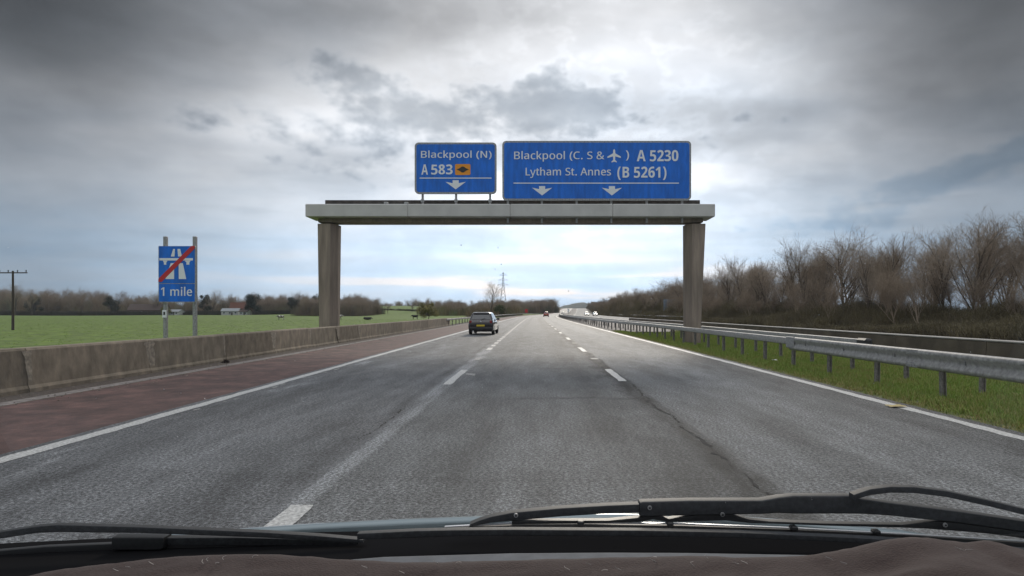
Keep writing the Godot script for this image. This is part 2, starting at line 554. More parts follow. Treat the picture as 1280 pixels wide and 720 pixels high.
	M.dash.roughness = 0.9
	M.dash.metallic_specular = 0.35
	var fleece := mat(lin(0.034, 0.018, 0.016), 0.95, 0.0, noise_tex(0.03, 0.78, 1.0, 1024, 6, 34), 5.0, noise_tex(0.12, 0.0, 1.0, 512, 4, 35), 0.06)
	fleece.rim_enabled = true; fleece.rim = 0.3; fleece.rim_tint = 0.6
	M.fleece = fleece
	M.lint = mat(lin(0.3, 0.27, 0.25), 0.9)
	var bonnet := mat(lin(0.30, 0.38, 0.40), 0.3, 0.4)
	bonnet.clearcoat_enabled = true; bonnet.clearcoat = 1.0; bonnet.clearcoat_roughness = 0.08
	bonnet.albedo_color = lin(0.20, 0.25, 0.265)
	M.bonnet = bonnet
	var glass := StandardMaterial3D.new()
	glass.transparency = BaseMaterial3D.TRANSPARENCY_ALPHA
	glass.albedo_color = Color(1, 1, 1, 0.02)
	glass.roughness = 0.0
	glass.metallic_specular = 0.25
	M.glass = glass
	M.speck = mat(lin(0.75, 0.76, 0.78), 0.7)
	M.window = mat(lin(0.02, 0.025, 0.03), 0.08)
	M.window.metallic_specular = 0.7
	M.roof_red = mat(lin(0.20, 0.085, 0.055), 0.9, 0.0, streak, 0.5)
	M.roof_brown = mat(lin(0.14, 0.10, 0.08), 0.9, 0.0, streak, 0.5)
	M.render_white = mat(lin(0.72, 0.72, 0.70), 0.8, 0.0, streak, 0.3)
	M.brick = mat(lin(0.24, 0.13, 0.10), 0.9, 0.0, streak, 0.8)

func car_paint(c: Color) -> StandardMaterial3D:
	var m := mat(c, 0.28, 0.25)
	m.clearcoat_enabled = true
	m.clearcoat = 1.0
	m.clearcoat_roughness = 0.04
	return m

# ------------------------------------------------------------------ plants
func limb(wood: Shape, fine: Shape, p: Vector3, dir: Vector3, len: float, rad: float, level: int, up: float, counts: Array, spread: float) -> void:
	var pts := [p]
	var radii := [rad]
	var q := p
	var w := dir
	var segs: int = [5, 4, 3, 2][level]
	for k in segs:
		w = (w + Vector3(rng.randf_range(-1, 1), rng.randf_range(-1, 1) + up, rng.randf_range(-1, 1)) * 0.13).normalized()
		q += w * len / segs
		pts.append(q)
		radii.append(rad * lerpf(1.0, 0.30 if level else 0.45, (k + 1.0) / segs))
	(wood if level <= 1 else fine).tube(pts, radii, [7, 5, 3, 3][level], false)
	if level == 3:
		for k in 3:   # the last hair-thin twigs are ribbons
			var a: Vector3 = pts[1].lerp(pts[2], rng.randf())
			var t := (w + Vector3(rng.randf_range(-1, 1), rng.randf_range(-0.4, 1), rng.randf_range(-1, 1)) * 0.8).normalized()
			var s := t.cross(Vector3(rng.randf(), rng.randf(), rng.randf())).normalized() * rad * 0.5
			fine.tri(a - s, a + s, a + t * len * rng.randf_range(0.4, 0.75))
		return
	var cnt: int = counts[level]
	for k in cnt:
		var t := lerpf(0.28 if level else 0.14, 1.0, (k + rng.randf()) / cnt)
		var f := t * segs
		var i := mini(int(f), segs - 1)
		var at: Vector3 = pts[i].lerp(pts[i + 1], f - i)
		var along: Vector3 = (pts[i + 1] - pts[i]).normalized()
		var ang := rng.randf() * TAU
		var side := along.cross(Vector3.UP if absf(along.y) < 0.95 else Vector3.RIGHT).normalized().rotated(along, ang)
		var sp: float = spread * rng.randf_range(0.6, 1.25) * [0.8, 1.15, 1.4, 1.0][level]
		var nd := (along * cos(sp) + side * sin(sp)).normalized()
		var nl := len * rng.randf_range(0.42, 0.68) * (1.0 if level else lerpf(1.12, 0.62, t))
		limb(wood, fine, at, nd, nl, maxf(rad * lerpf(0.55, 0.32, t), 0.011), level + 1, up, counts, spread)

func make_tree(called: String, label: String, seed_: int, height: float, counts: Array, spread: float, twig: Material, up := 0.35) -> Node3D:
	rng.seed = seed_
	var wood := Shape.new()
	var fine := Shape.new()
	limb(wood, fine, Vector3(0, -0.3, 0), Vector3(0.02, 1, 0).normalized(), height * 0.82, height * 0.015, 0, up, counts, spread)
	var top := 0.1
	for p in fine.v: top = maxf(top, p.y)
	for s: Shape in [wood, fine]:
		for k in s.v.size(): s.v[k] = s.v[k] * (height / top)
	var o := thing(called, label, "tree")
	part("trunk", wood, M.bark, o)
	part("crown", fine, twig, o)
	return o

# a heap of upright twigs, the unit of scrub and hedge
func brush_mesh(seed_: int, twigs: int, leaves: int) -> ArrayMesh:
	rng.seed = seed_
	var s := Shape.new()
	for k in twigs:
		var b := Vector3(rng.randf_range(-0.8, 0.8), 0, rng.randf_range(-0.8, 0.8))
		var tip := b + Vector3(rng.randf_range(-0.5, 0.5), rng.randf_range(0.55, 1.0), rng.randf_range(-0.5, 0.5))
		var mid := b.lerp(tip, 0.5) + Vector3(rng.randf_range(-0.1, 0.1), 0, rng.randf_range(-0.1, 0.1))
		var w := Vector3(rng.randf_range(-1, 1), 0, rng.randf_range(-1, 1)).normalized() * 0.011
		var sh := rng.randf_range(0.6, 1.2)
		s.tint = Color(sh, sh, sh)
		s.quad(b - w, b + w, mid + w * 0.8, mid - w * 0.8)
		s.tri(mid - w * 0.8, mid + w * 0.8, tip)
		for j in 5:
			var a := mid.lerp(tip, rng.randf()) if j % 2 else b.lerp(mid, rng.randf_range(0.2, 1.0))
			var t := Vector3(rng.randf_range(-1, 1), rng.randf_range(-0.2, 1), rng.randf_range(-1, 1)).normalized() * rng.randf_range(0.15, 0.35)
			s.tri(a - w * 0.5, a + w * 0.5, a + t)
	for k in leaves:
		var a := Vector3(rng.randf_range(-0.9, 0.9), rng.randf_range(0.0, 0.85), rng.randf_range(-0.9, 0.9))
		var t := Vector3(rng.randf_range(-1, 1), rng.randf_range(-1, 1), rng.randf_range(-1, 1)).normalized()
		var w := t.cross(Vector3(rng.randf(), rng.randf(), 0.3)).normalized() * 0.03
		var sh := rng.randf_range(0.5, 1.2)
		s.tint = Color(sh, sh * 1.05, sh * 0.9)
		s.quad(a - w, a + t * 0.05 - w * 0.4, a + t * 0.10, a + t * 0.05 + w)
	return s.mesh()

func tuft_mesh(seed_: int) -> ArrayMesh:
	rng.seed = seed_
	var s := Shape.new()
	for k in 9:
		var b := Vector3(rng.randf_range(-0.05, 0.05), -0.01, rng.randf_range(-0.05, 0.05))
		var lean := Vector3(rng.randf_range(-1, 1), 0, rng.randf_range(-1, 1)) * 0.05
		var h := rng.randf_range(0.05, 0.13)
		var w := Vector3(rng.randf_range(-1, 1), 0, rng.randf_range(-1, 1)).normalized() * 0.004
		var mid := b + Vector3(0, h * 0.6, 0) + lean * 0.4
		var tip := b + Vector3(0, h, 0) + lean
		var sh := rng.randf_range(0.75, 1.2)
		s.tint = Color(sh, sh, sh)
		s.quad(b - w, b + w, mid + w * 0.7, mid - w * 0.7)
		s.tri(mid - w * 0.7, mid + w * 0.7, tip)
	return s.mesh()

func leafy(called: String, label: String, seed_: int, h: float, r: float, count: int, col: Color, leaf := 0.22, trunk := 0.2) -> Node3D:
	rng.seed = seed_
	var s := Shape.new()
	var clumps := []
	for k in 16:
		var a := rng.randf() * TAU
		var y := rng.randf_range(0.25, 0.95)
		var rr := r * 0.75 * sqrt(rng.randf()) * sqrt(maxf(0.05, 1.0 - pow((y - 0.5) * 1.6, 2.0)))
		clumps.append([Vector3(cos(a) * rr, y * h, sin(a) * rr), r * rng.randf_range(0.25, 0.42)])
	for k in count:
		var cl: Array = clumps[rng.randi() % clumps.size()]
		var u := Vector3(rng.randfn(), rng.randfn(), rng.randfn()).normalized()
		var p: Vector3 = cl[0] + u * float(cl[1]) * pow(rng.randf(), 0.4)
		p.y = maxf(p.y, 0.1)
		var t := Vector3(rng.randfn(), rng.randfn(), rng.randfn()).normalized()
		var w := t.cross(u).normalized() * leaf * 0.35
		var sh := rng.randf_range(0.6, 1.3)
		s.tint = Color(col.r * sh, col.g * sh, col.b * sh)
		s.quad(p - t * leaf * 0.5, p + w, p + t * leaf * 0.5, p - w)
	var st := Shape.new()
	st.tube([Vector3(0, -0.3, 0), Vector3(0.05, h * 0.35, 0), Vector3(0, h * 0.85, 0.05)], [trunk, trunk * 0.7, trunk * 0.15], 6)
	for k in 6:
		var cl: Array = clumps[k]
		st.tube([Vector3(0.03, h * 0.2 + k * 0.1, 0), cl[0]], [trunk * 0.4, trunk * 0.1], 4)
	var o := thing(called, label, "tree")
	part("trunk", st, M.bark, o)
	part("crown", s, M.brush, o)
	return o

# ------------------------------------------------------------------ lettering and signs
func letters(parent: Node, txt: String, box: Rect2, z: float, m: Material, bold := false, ref := "") -> MeshInstance3D:
	var t := TextMesh.new()
	var f := SystemFont.new()
	f.font_names = PackedStringArray(["Droid Sans"])
	f.font_weight = 700 if bold else 400
	t.font = f
	t.font_size = 64
	t.pixel_size = 0.01
	t.depth = 0.02
	t.curve_step = 1.0
	t.text = txt
	var a := t.get_aabb()
	var ta := a
	if ref:   # the height that the box stands for is that of these letters alone
		t.text = ref
		ta = t.get_aabb()
		t.text = txt
	var sx := box.size.x / a.size.x
	var sy := box.size.y / ta.size.y
	# the strokes are laid on three times, a hair apart, for the weight of traffic lettering
	var st := SurfaceTool.new()
	st.begin(Mesh.PRIMITIVE_TRIANGLES)
	var w := 0.0 if bold else 0.004
	for k in (1 if bold else 3):
		st.append_from(t, 0, Transform3D(Basis(), Vector3([-w, w, 0.0][k] / sx if not bold else 0.0, [-w, 0.0, w][k] * 0.6 / sy if not bold else 0.0, 0.003 * k)))
	var o := part("lettering", st.commit(), m, parent)
	o.transform = Transform3D(Basis.from_scale(Vector3(sx, sy, 0.5)), Vector3(box.position.x - a.position.x * sx, box.position.y - ta.position.y * sy, z))
	return o

func rounded(x0: float, y0: float, x1: float, y1: float, r: float) -> PackedVector2Array:
	var p := PackedVector2Array()
	for q: Array in [[x1 - r, y0 + r, -0.25], [x1 - r, y1 - r, 0.0], [x0 + r, y1 - r, 0.25], [x0 + r, y0 + r, 0.5]]:
		for k in 6:
			var a := (float(q[2]) + k / 20.0) * TAU
			p.append(Vector2(q[0] + cos(a) * r, q[1] + sin(a) * r))
	return p

func flat(parent: Node, called: String, pts: Array, z: float, m: Material, depth := 0.006) -> MeshInstance3D:
	var s := Shape.new()
	s.slab(PackedVector2Array(pts), depth, Transform3D(Basis(), Vector3(0, 0, z)))
	return part(called, s, m, parent)

func lane_arrow(parent: Node, cx: float, tip: float, top: float, z: float) -> void:
	var m := tip + (top - tip) * 0.83
	flat(parent, "lane_arrow", [Vector2(cx, tip), Vector2(cx + 0.50, m), Vector2(cx + 0.15, m - 0.07), Vector2(cx + 0.15, top), Vector2(cx - 0.15, top), Vector2(cx - 0.15, m - 0.07), Vector2(cx - 0.50, m)], z, M.sign_white)

func gantry_sign(label: String, x0: float, y0: float, w: float, h: float, d: float, feet: Array) -> Node3D:
	var o := thing("gantry_sign", label, "road sign", Vector3(x0, y0, -d))
	flat(o, "panel", rounded(0.0, 0.0, w, h, 0.2), 0.0, M.sign_grey, 0.10)
	flat(o, "blue_face", rounded(0.09, 0.09, w - 0.09, h - 0.09, 0.13), 0.006, M.sign_blue)
	for f: float in feet:
		var s := Shape.new()
		s.box(Vector3(f, h * 0.35 - 0.55, -0.17), Vector3(0.10, h * 0.7 + 1.1, 0.12), 0.012)
		s.box(Vector3(f, 0.03 - 0.35, -0.10), Vector3(0.16, 0.16, 0.04), 0.01)
		part("support_post", s, M.post_steel, o)
	return o

# ------------------------------------------------------------------ roadside furniture
# a corrugated or box rail swept along the road
func rail_beam(off: Callable, d0: float, d1: float, prof: Array, step_: float) -> Shape:
	var s := Shape.new()
	var rows := []
	var ds := []
	var d := d0
	while d < d1:
		ds.append(d)
		d += maxf(step_, d * 0.04)
	ds.append(d1)
	for q: float in ds:
		var row := []
		for p: Vector2 in prof:
			row.append(W(off.call(q) + p.x, q, p.y))
		rows.append(row)
	s.sheet(rows, true)
	for e: int in [0, rows.size() - 1]:
		var mid := Vector3.ZERO
		for p: Vector3 in rows[e]: mid += p / rows[e].size()
		for i in prof.size():
			var a: Vector3 = rows[e][i]
			var b: Vector3 = rows[e][(i + 1) % prof.size()]
			if e == 0: s.tri(mid, b, a)
			else: s.tri(mid, a, b)
	return s

func rail_posts(parent: Node3D, off: Callable, ds: Array, h: float, ground: Callable, m: Material, most := 300) -> void:
	var s := Shape.new()   # a channel-section post
	s.box(Vector3(0.0, h / 2 - 0.15, 0.0), Vector3(0.10, h + 0.3, 0.012), 0.003)
	s.box(Vector3(-0.045, h / 2 - 0.15, 0.03), Vector3(0.012, h + 0.3, 0.05), 0.003)
	s.box(Vector3(0.045, h / 2 - 0.15, 0.03), Vector3(0.012, h + 0.3, 0.05), 0.003)
	var me := s.mesh()
	var k := 0
	for d: float in ds:
		if k >= most: break
		var g: float = ground.call(off.call(d), d)
		var o := part("post", me, m, parent, W(off.call(d), d, g))
		o.rotation = Vector3(rng.randf_range(-0.02, 0.02), rng.randf_range(-0.08, 0.08), rng.randf_range(-0.02, 0.02))
		k += 1

# ------------------------------------------------------------------ cars
func ring_rect(hw: float, z0: float, z1: float, y: float, r: float) -> Array:
	var out := []
	for q: Array in [[hw - r, z1 - r, 0.0], [-hw + r, z1 - r, 0.25], [-hw + r, z0 + r, 0.5], [hw - r, z0 + r, 0.75]]:
		for k in 5:
			var a := (float(q[2]) + k / 16.0) * TAU
			out.append(Vector3(q[0] + cos(a) * r, y, q[1] + sin(a) * r))
	return out

func make_car(called: String, label: String, paint: Material, rear_plate: bool) -> Node3D:
	var o := thing(called, label, "car")
	var b := Shape.new()
	var rows := []
	for q: Array in [[1.93, 0.34, 0.52, 0.60, 0.60, 0.70, 0.66], [1.97, 0.30, 0.52, 0.68, 0.66, 0.75, 0.71], [1.90, 0.24, 0.62, 0.92, 0.70, 0.79, 0.73], [1.70, 0.20, 0.66, 0.95, 0.74, 0.82, 0.76], [1.20, 0.2, 0.66, 0.95, 0.76, 0.83, 0.78], [0.0, 0.2, 0.65, 0.94, 0.76, 0.83, 0.78], [-0.75, 0.2, 0.65, 0.94, 0.76, 0.83, 0.76], [-1.2, 0.2, 0.62, 0.88, 0.74, 0.82, 0.72], [-1.7, 0.22, 0.58, 0.76, 0.70, 0.79, 0.66], [-1.9, 0.26, 0.52, 0.66, 0.64, 0.72, 0.6], [-1.95, 0.34, 0.5, 0.58, 0.55, 0.64, 0.54]]:
		var z: float = q[0]
		var half := [Vector2(0, q[1]), Vector2(q[4], q[1]), Vector2(q[5] - 0.01, q[1] + 0.12), Vector2(q[5], q[2]), Vector2(lerpf(q[5], q[6], 0.45), lerpf(q[2], q[3], 0.55)), Vector2(q[6], q[3] - 0.03), Vector2(q[6] - 0.06, q[3]), Vector2(0, q[3] + 0.01)]
		var ring := []
		for p: Vector2 in half: ring.append(Vector3(p.x, p.y, z))
		for k in range(half.size() - 2, 0, -1): ring.append(Vector3(-half[k].x, half[k].y, z))
		rows.append(ring)
	b.sheet(rows, true)
	for e: int in [0, rows.size() - 1]:
		for i in range(1, rows[e].size() - 1):
			if e == 0: b.tri(rows[e][0], rows[e][i], rows[e][i + 1])
			else: b.tri(rows[e][0], rows[e][i + 1], rows[e][i])
	# the cabin
	var cab := [ring_rect(0.77, -1.0, 1.88, 0.92, 0.16), ring_rect(0.70, -0.72, 1.76, 1.10, 0.17), ring_rect(0.60, -0.25, 1.56, 1.38, 0.18), ring_rect(0.55, -0.12, 1.48, 1.435, 0.2), ring_rect(0.40, 0.1, 1.3, 1.46, 0.22)]
	b.sheet(cab, true)
	var top: Array = cab[4]
	for i in range(1, top.size() - 1): b.tri(top[0], top[i + 1], top[i])
	part("body", b, paint, o)
	# glazing, a hand's breadth inside the pillars
	var rw := Shape.new()
	rw.quad(Vector3(-0.60, 1.00, 1.845), Vector3(0.60, 1.00, 1.845), Vector3(0.46, 1.36, 1.592), Vector3(-0.46, 1.36, 1.592))
	part("rear_window", rw, M.window, o)
	var fw := Shape.new()
	fw.quad(Vector3(0.60, 1.00, -0.90), Vector3(-0.60, 1.00, -0.90), Vector3(-0.46, 1.36, -0.31), Vector3(0.46, 1.36, -0.31))
	part("windscreen", fw, M.window, o)
	for s: float in [-1.0, 1.0]:
		var sw := Shape.new()
		for q: Array in [[1.55, 0.75, 1.38, 0.75], [0.68, -0.55, 0.68, -0.12]]:
			var a := Vector3(s * 0.748, 1.0, q[0])
			var c2 := Vector3(s * 0.748, 1.0, q[1])
			var t0 := Vector3(s * 0.622, 1.35, q[2])
			var t1 := Vector3(s * 0.622, 1.35, q[3])
			if s > 0: sw.quad(a, c2, t1, t0)
			else: sw.quad(c2, a, t0, t1)
		part("side_window", sw, M.window, o)
		var tl := Shape.new()
		tl.box(Vector3(s * 0.655, 0.80, 1.90), Vector3(0.16, 0.24, 0.09), 0.02)
		part("tail_light", tl, M.tail, o)
		var hl := Shape.new()
		hl.box(Vector3(s * 0.52, 0.60, -1.88), Vector3(0.24, 0.15, 0.12), 0.03)
		part("headlight", hl, M.lens, o)
		var mi := Shape.new()
		mi.box(Vector3(s * 0.90, 0.99, -0.55), Vector3(0.18, 0.13, 0.10), 0.03)
		mi.box(Vector3(s * 0.80, 0.96, -0.55), Vector3(0.10, 0.05, 0.05), 0.01)
		part("wing_mirror", mi, M.black_plastic, o)
		for z: float in [1.22, -1.25]:
			var ty := Shape.new()
			var rr := []
			for p: Array in [[0.19, 0.08], [0.27, 0.09], [0.30, 0.07], [0.305, 0.0], [0.30, -0.07], [0.27, -0.09], [0.19, -0.08]]:
				var r2 := []
				for k in 20:
					r2.append(Vector3(float(p[1]), sin(TAU * k / 20) * float(p[0]), cos(TAU * k / 20) * float(p[0])))
				rr.append(r2)
			ty.sheet(rr, true)
			var wheel := part("wheel", ty, M.rubber, o, Vector3(s * 0.74, 0.305, z))
			var rim := Shape.new()
			rim.tube([Vector3(-0.07, 0, 0), Vector3(0.07, 0, 0)], [0.2, 0.2], 16)
			part("rim", rim, M.post_steel, wheel)
	var bm := Shape.new()
	bm.box(Vector3(0, 0.40, 1.93), Vector3(1.46, 0.17, 0.14), 0.04)
	part("rear_bumper", bm, M.black_plastic, o)
	var fb := Shape.new()
	fb.box(Vector3(0, 0.38, -1.93), Vector3(1.3, 0.16, 0.12), 0.04)
	part("front_bumper", fb, M.black_plastic, o)
	var pl := Shape.new()
	pl.box(Vector3(0, 0.60 if rear_plate else 0.42, 1.975 if rear_plate else 2.005), Vector3(0.52, 0.11, 0.012), 0.003)
	part("number_plate", pl, M.plate, o)
	var pf := Shape.new()
	pf.box(Vector3(0, 0.40, -1.995), Vector3(0.52, 0.11, 0.012), 0.003)
	part("number_plate", pf, M.sign_white, o)
	if rear_plate:
		var bd := Shape.new()
		bd.tube([Vector3(0, 0.84, 1.90), Vector3(0, 0.84, 1.925)], [0.055, 0.05], 14)
		part("badge", bd, M.bright_metal, o)
		var sp := Shape.new()
		sp.box(Vector3(0, 1.385, 1.60), Vector3(1.02, 0.035, 0.16), 0.015)
		part("roof_spoiler", sp, paint, o)
		var ex := Shape.new()
		ex.tube([Vector3(-0.48, 0.24, 1.75), Vector3(-0.48, 0.24, 2.0)], [0.035, 0.035], 10)
		part("exhaust_pipe", ex, M.bright_metal, o)
		var wp := Shape.new()
		wp.tube([Vector3(0.0, 0.985, 1.875), Vector3(0.30, 1.06, 1.825)], [0.012, 0.008], 5)
		part("rear_wiper", wp, M.rubber, o)
	return o

func make_cow(label: String, at: Vector3, turn: float, lying: bool, coat: Material) -> Node3D:
	var o := thing("cow", label, "cow", at, turn)
	var s := Shape.new()
	var lift := -0.62 if lying else 0.0
	var back := []
	for q: Array in [[-1.0, 1.18, 0.12, 0.16], [-0.92, 1.12, 0.26, 0.28], [-0.5, 1.02, 0.33, 0.36], [0.1, 0.98, 0.36, 0.40], [0.55, 1.03, 0.30, 0.36], [0.85, 1.15, 0.19, 0.25], [1.12, 1.16, 0.14, 0.17], [1.25, 1.12, 0.13, 0.13], [1.42, 1.0, 0.09, 0.09], [1.55, 0.92, 0.07, 0.07]]:
		var ring := []
		for k in 12:
			var a := TAU * k / 12
			ring.append(Vector3(q[0], float(q[1]) + lift + sin(a) * float(q[3]), -cos(a) * float(q[2])))
		back.append(ring)
	s.sheet(back, true)
	for e: int in [0, back.size() - 1]:
		for i in range(1, 11):
			if e == 0: s.tri(back[e][0], back[e][i + 1], back[e][i])
			else: s.tri(back[e][0], back[e][i], back[e][i + 1])
	for z: float in [-0.19, 0.19]:
		if lying:
			s.tube([Vector3(0.6, 0.28, z), Vector3(0.95, 0.12, z * 1.6), Vector3(0.7, 0.06, z * 1.9)], [0.12, 0.08, 0.05], 6)
			s.tube([Vector3(-0.6, 0.28, z), Vector3(-0.25, 0.14, z * 1.9), Vector3(-0.6, 0.06, z * 2.1)], [0.16, 0.10, 0.05], 6)
		else:
			s.tube([Vector3(0.62, 0.9, z), Vector3(0.66, 0.5, z), Vector3(0.63, 0.42, z), Vector3(0.64, 0.08, z), Vector3(0.67, 0.0, z)], [0.14, 0.075, 0.06, 0.045, 0.06], 7)
			s.tube([Vector3(-0.72, 0.95, z), Vector3(-0.62, 0.68, z), Vector3(-0.80, 0.46, z), Vector3(-0.76, 0.08, z), Vector3(-0.73, 0.0, z)], [0.19, 0.11, 0.065, 0.045, 0.06], 7)
		s.tube([Vector3(1.24, 1.2 + lift, z * 0.5), Vector3(1.20, 1.22 + lift, z * 1.3)], [0.05, 0.02], 5)
	s.tube([Vector3(-1.0, 1.22 + lift, 0), Vector3(-1.1, 1.0 + lift, 0), Vector3(-1.08, 0.6 + lift * 0.7, 0)], [0.04, 0.025, 0.04], 5)
	part("body", s, coat, o)
	return o

# ------------------------------------------------------------------ houses
func house(label: String, at: Vector3, turn: float, w: float, dep: float, eave: float, ridge: float, wall: Material, roof: Material, wins: int, chimney := true) -> void:
	var o := thing("house", label, "house", at, turn)
	var s := Shape.new()
	s.slab(PackedVector2Array([Vector2(-dep / 2, -1), Vector2(dep / 2, -1), Vector2(dep / 2, eave), Vector2(0, ridge - 0.1), Vector2(-dep / 2, eave)]), w, Transform3D(Basis(Vector3.UP, PI / 2), Vector3(w / 2, 0, 0)))
	part("wall", s, wall, o)
	var r := Shape.new()
	for sg: float in [-1.0, 1.0]:
		var a := Vector2(0, ridge)
		var b := Vector2(sg * (dep / 2 + 0.4), eave - 0.25)
		r.slab(PackedVector2Array([a, b, b + Vector2(0, 0.18), a + Vector2(0, 0.18)]), w + 0.6, Transform3D(Basis(Vector3.UP, PI / 2), Vector3(w / 2 + 0.3, 0, 0)))
	var rf := part("roof", r, roof, o)
	if chimney:
		var c := Shape.new()
		c.box(Vector3(w * 0.3, ridge + 0.4, 0), Vector3(0.9, 1.6, 0.7), 0.04)
		part("chimney", c, M.brick, rf)
	for k in wins:
		var f := Shape.new()
		var x := -w / 2 + w * (k + 0.5) / wins
		f.box(Vector3(x, eave * 0.55, dep / 2 + 0.02), Vector3(1.5, 1.2, 0.08), 0.02)
		var fr := part("window", f, M.sign_white, o)
		var p := Shape.new()
		p.box(Vector3(x, eave * 0.55, dep / 2 + 0.05), Vector3(1.3, 1.0, 0.05), 0.01)
		part("pane", p, M.window, fr)
	var dr := Shape.new()
	dr.box(Vector3(w * 0.12, 1.0, dep / 2 + 0.03), Vector3(0.95, 2.0, 0.08), 0.02)
	part("door", dr, M.wood, o)

# ------------------------------------------------------------------ build
func _ready() -> void:
	chart_course()
	# camera: level, looking along the road, the lens shifted a little up and to the left
	var cam := Camera3D.new()
	cam.name = "camera"
	cam.projection = Camera3D.PROJECTION_FRUSTUM
	cam.near = 0.05
	cam.far = 9000.0
	cam.size = 0.05 * 720.0 / 760.0
	cam.frustum_offset = Vector2(-0.05 * 27.0 / 760.0, 0.05 * 30.0 / 760.0)
	cam.position = Vector3(0, 1.47, 0)
	add_child(cam)
	cam.current = true
	var we := WorldEnvironment.new()
	we.name = "world_environment"
	var env := Environment.new()
	env.background_mode = Environment.BG_SKY
	env.sky = make_sky()
	env.tonemap_mode = Environment.TONE_MAPPER_LINEAR
	env.tonemap_exposure = 1.62
	env.sdfgi_enabled = true
	env.ssao_enabled = true
	env.ssil_enabled = true
	env.fog_enabled = true
	env.fog_density = 0.00010
	env.fog_light_color = Color(0.78, 0.83, 0.90)
	we.environment = env
	add_child(we)
	var sun := DirectionalLight3D.new()
	sun.name = "sun"
	sun.light_energy = 0.4
	sun.light_color = Color(1.0, 0.96, 0.90)
	sun.light_angular_distance = 14.0
	sun.shadow_enabled = true
	var toward := Vector3(sin(deg_to_rad(8.0)) * cos(deg_to_rad(24.0)), sin(deg_to_rad(24.0)), -cos(deg_to_rad(8.0)) * cos(deg_to_rad(24.0)))
	sun.transform = Transform3D(Basis.looking_at(-toward, Vector3.UP), Vector3(0, 50, 0))
	add_child(sun)

	make_materials()
	M.tail = mat(lin(0.22, 0.012, 0.012), 0.2)
	M.plate = mat(lin(0.62, 0.47, 0.03), 0.5)
	M.lens = mat(lin(0.6, 0.62, 0.64), 0.1)
	rng.seed = 77
	build_ground()
	build_markings()
	build_grit()
	build_barriers()
	build_gantry()
	build_mile_sign()
	build_roadside()
	build_right_trees()
	build_left_country()
	build_cars()
	build_own_car()

func build_ground() -> void:
	var flat0 := func(_o: float, _d: float) -> float: return 0.0
	var base := Shape.new()
	var rows := []
	for z: float in [600.0, -1500.0, -3000.0, -5000.0]:
		rows.append([Vector3(-4500, -4, z), Vector3(0, -4, z), Vector3(4500, -4, z)])
	base.sheet(rows)
	structure("ground", base, M.field, "open country reaching to the horizon")
	var ds := steps(-30.0, 1500.0, 1.0, 0.03)
	structure("carriageway", strip([-5.5, -1.8, 1.9, 5.95], ds, flat0), M.asphalt, "worn grey three-lane carriageway")
	structure("hard_shoulder", strip([-8.3, -5.5], ds, flat0), M.red_asphalt, "dark red surfaced hard shoulder")
	structure("gutter", strip([-8.62, -8.3], ds, func(_o: float, _d: float) -> float: return 0.004), M.gutter, "pale concrete channel along the hard shoulder")
	structure("verge_strip", strip([-9.75, -8.62], ds, func(_o: float, _d: float) -> float: return 0.0), M.dirt, "dirt strip at the foot of the wall")
	var lo := []
	var o := -9.75
	while o > -1100.0:
		lo.append(o)
		o -= maxf(0.8, absf(o) * 0.07)
	lo.reverse()
	structure("field", strip(lo, steps(-40.0, 1500.0, 3.0, 0.035), field_h), M.field, "green pasture left of the motorway")
	structure("central_reserve", strip([5.95, 6.4, 7.0, 7.6, 8.2, 9.0, 9.8, 11.0, 12.3], steps(-30.0, 46.0, 1.0, 0.03), reserve_h), M.grass, "grass central reserve between the rails")
	structure("paved_reserve", strip([5.95, 7.5, 12.3], steps(46.0, 1500.0, 1.0, 0.03), func(_o: float, _d: float) -> float: return -0.02), M.gutter, "paved central reserve further ahead")
	structure("opposite_carriageway", strip([12.3, 18.0, 24.5], ds, flat0), M.far_asphalt, "wet opposite carriageway shining under the sky")
	var ro := []
	o = 24.5
	while o < 1100.0:
		ro.append(o)
		o += maxf(1.0, o * 0.07)
	structure("right_verge", strip(ro, steps(-40.0, 1500.0, 3.0, 0.035), field_h), M.dirt_grass, "rough verge below the trees on the right")
	# far hills
	for hl: Array in [[205.0, 2700.0, 190.0, 300.0, 46.0, 4], [620.0, 3400.0, 600.0, 500.0, 62.0, 6], [-260.0, 3800.0, 420.0, 400.0, 30.0, 7], [-1500.0, 4200.0, 900.0, 400.0, 40.0, 8]]:
		var s := Shape.new()
		var f := FastNoiseLite.new()
		f.seed = hl[5]; f.frequency = 0.012
		var hr := []
		for j in 17:
			var row := []
			for i in 41:
				var u := i / 20.0 - 1.0
				var w := j / 8.0 - 1.0
				var hh := float(hl[4]) * pow(maxf(0.0, cos(u * PI / 2)), 1.3) * pow(maxf(0.0, cos(w * PI / 2)), 1.2)
				hh *= 1.0 + 0.25 * f.get_noise_2d(i * 9.0, j * 9.0)
				row.append(Vector3(float(hl[0]) + u * float(hl[2]), hh - 4.2, -float(hl[1]) - w * float(hl[3])))
			hr.append(row)
		s.sheet(hr)
		structure("hills", s, mat(lin(0.075, 0.09, 0.055), 0.95, 0.0, noise_tex(0.03, 0.5, 1.0, 256, 5, 40 + int(hl[5])), 0.004), "far wooded hill on the skyline")

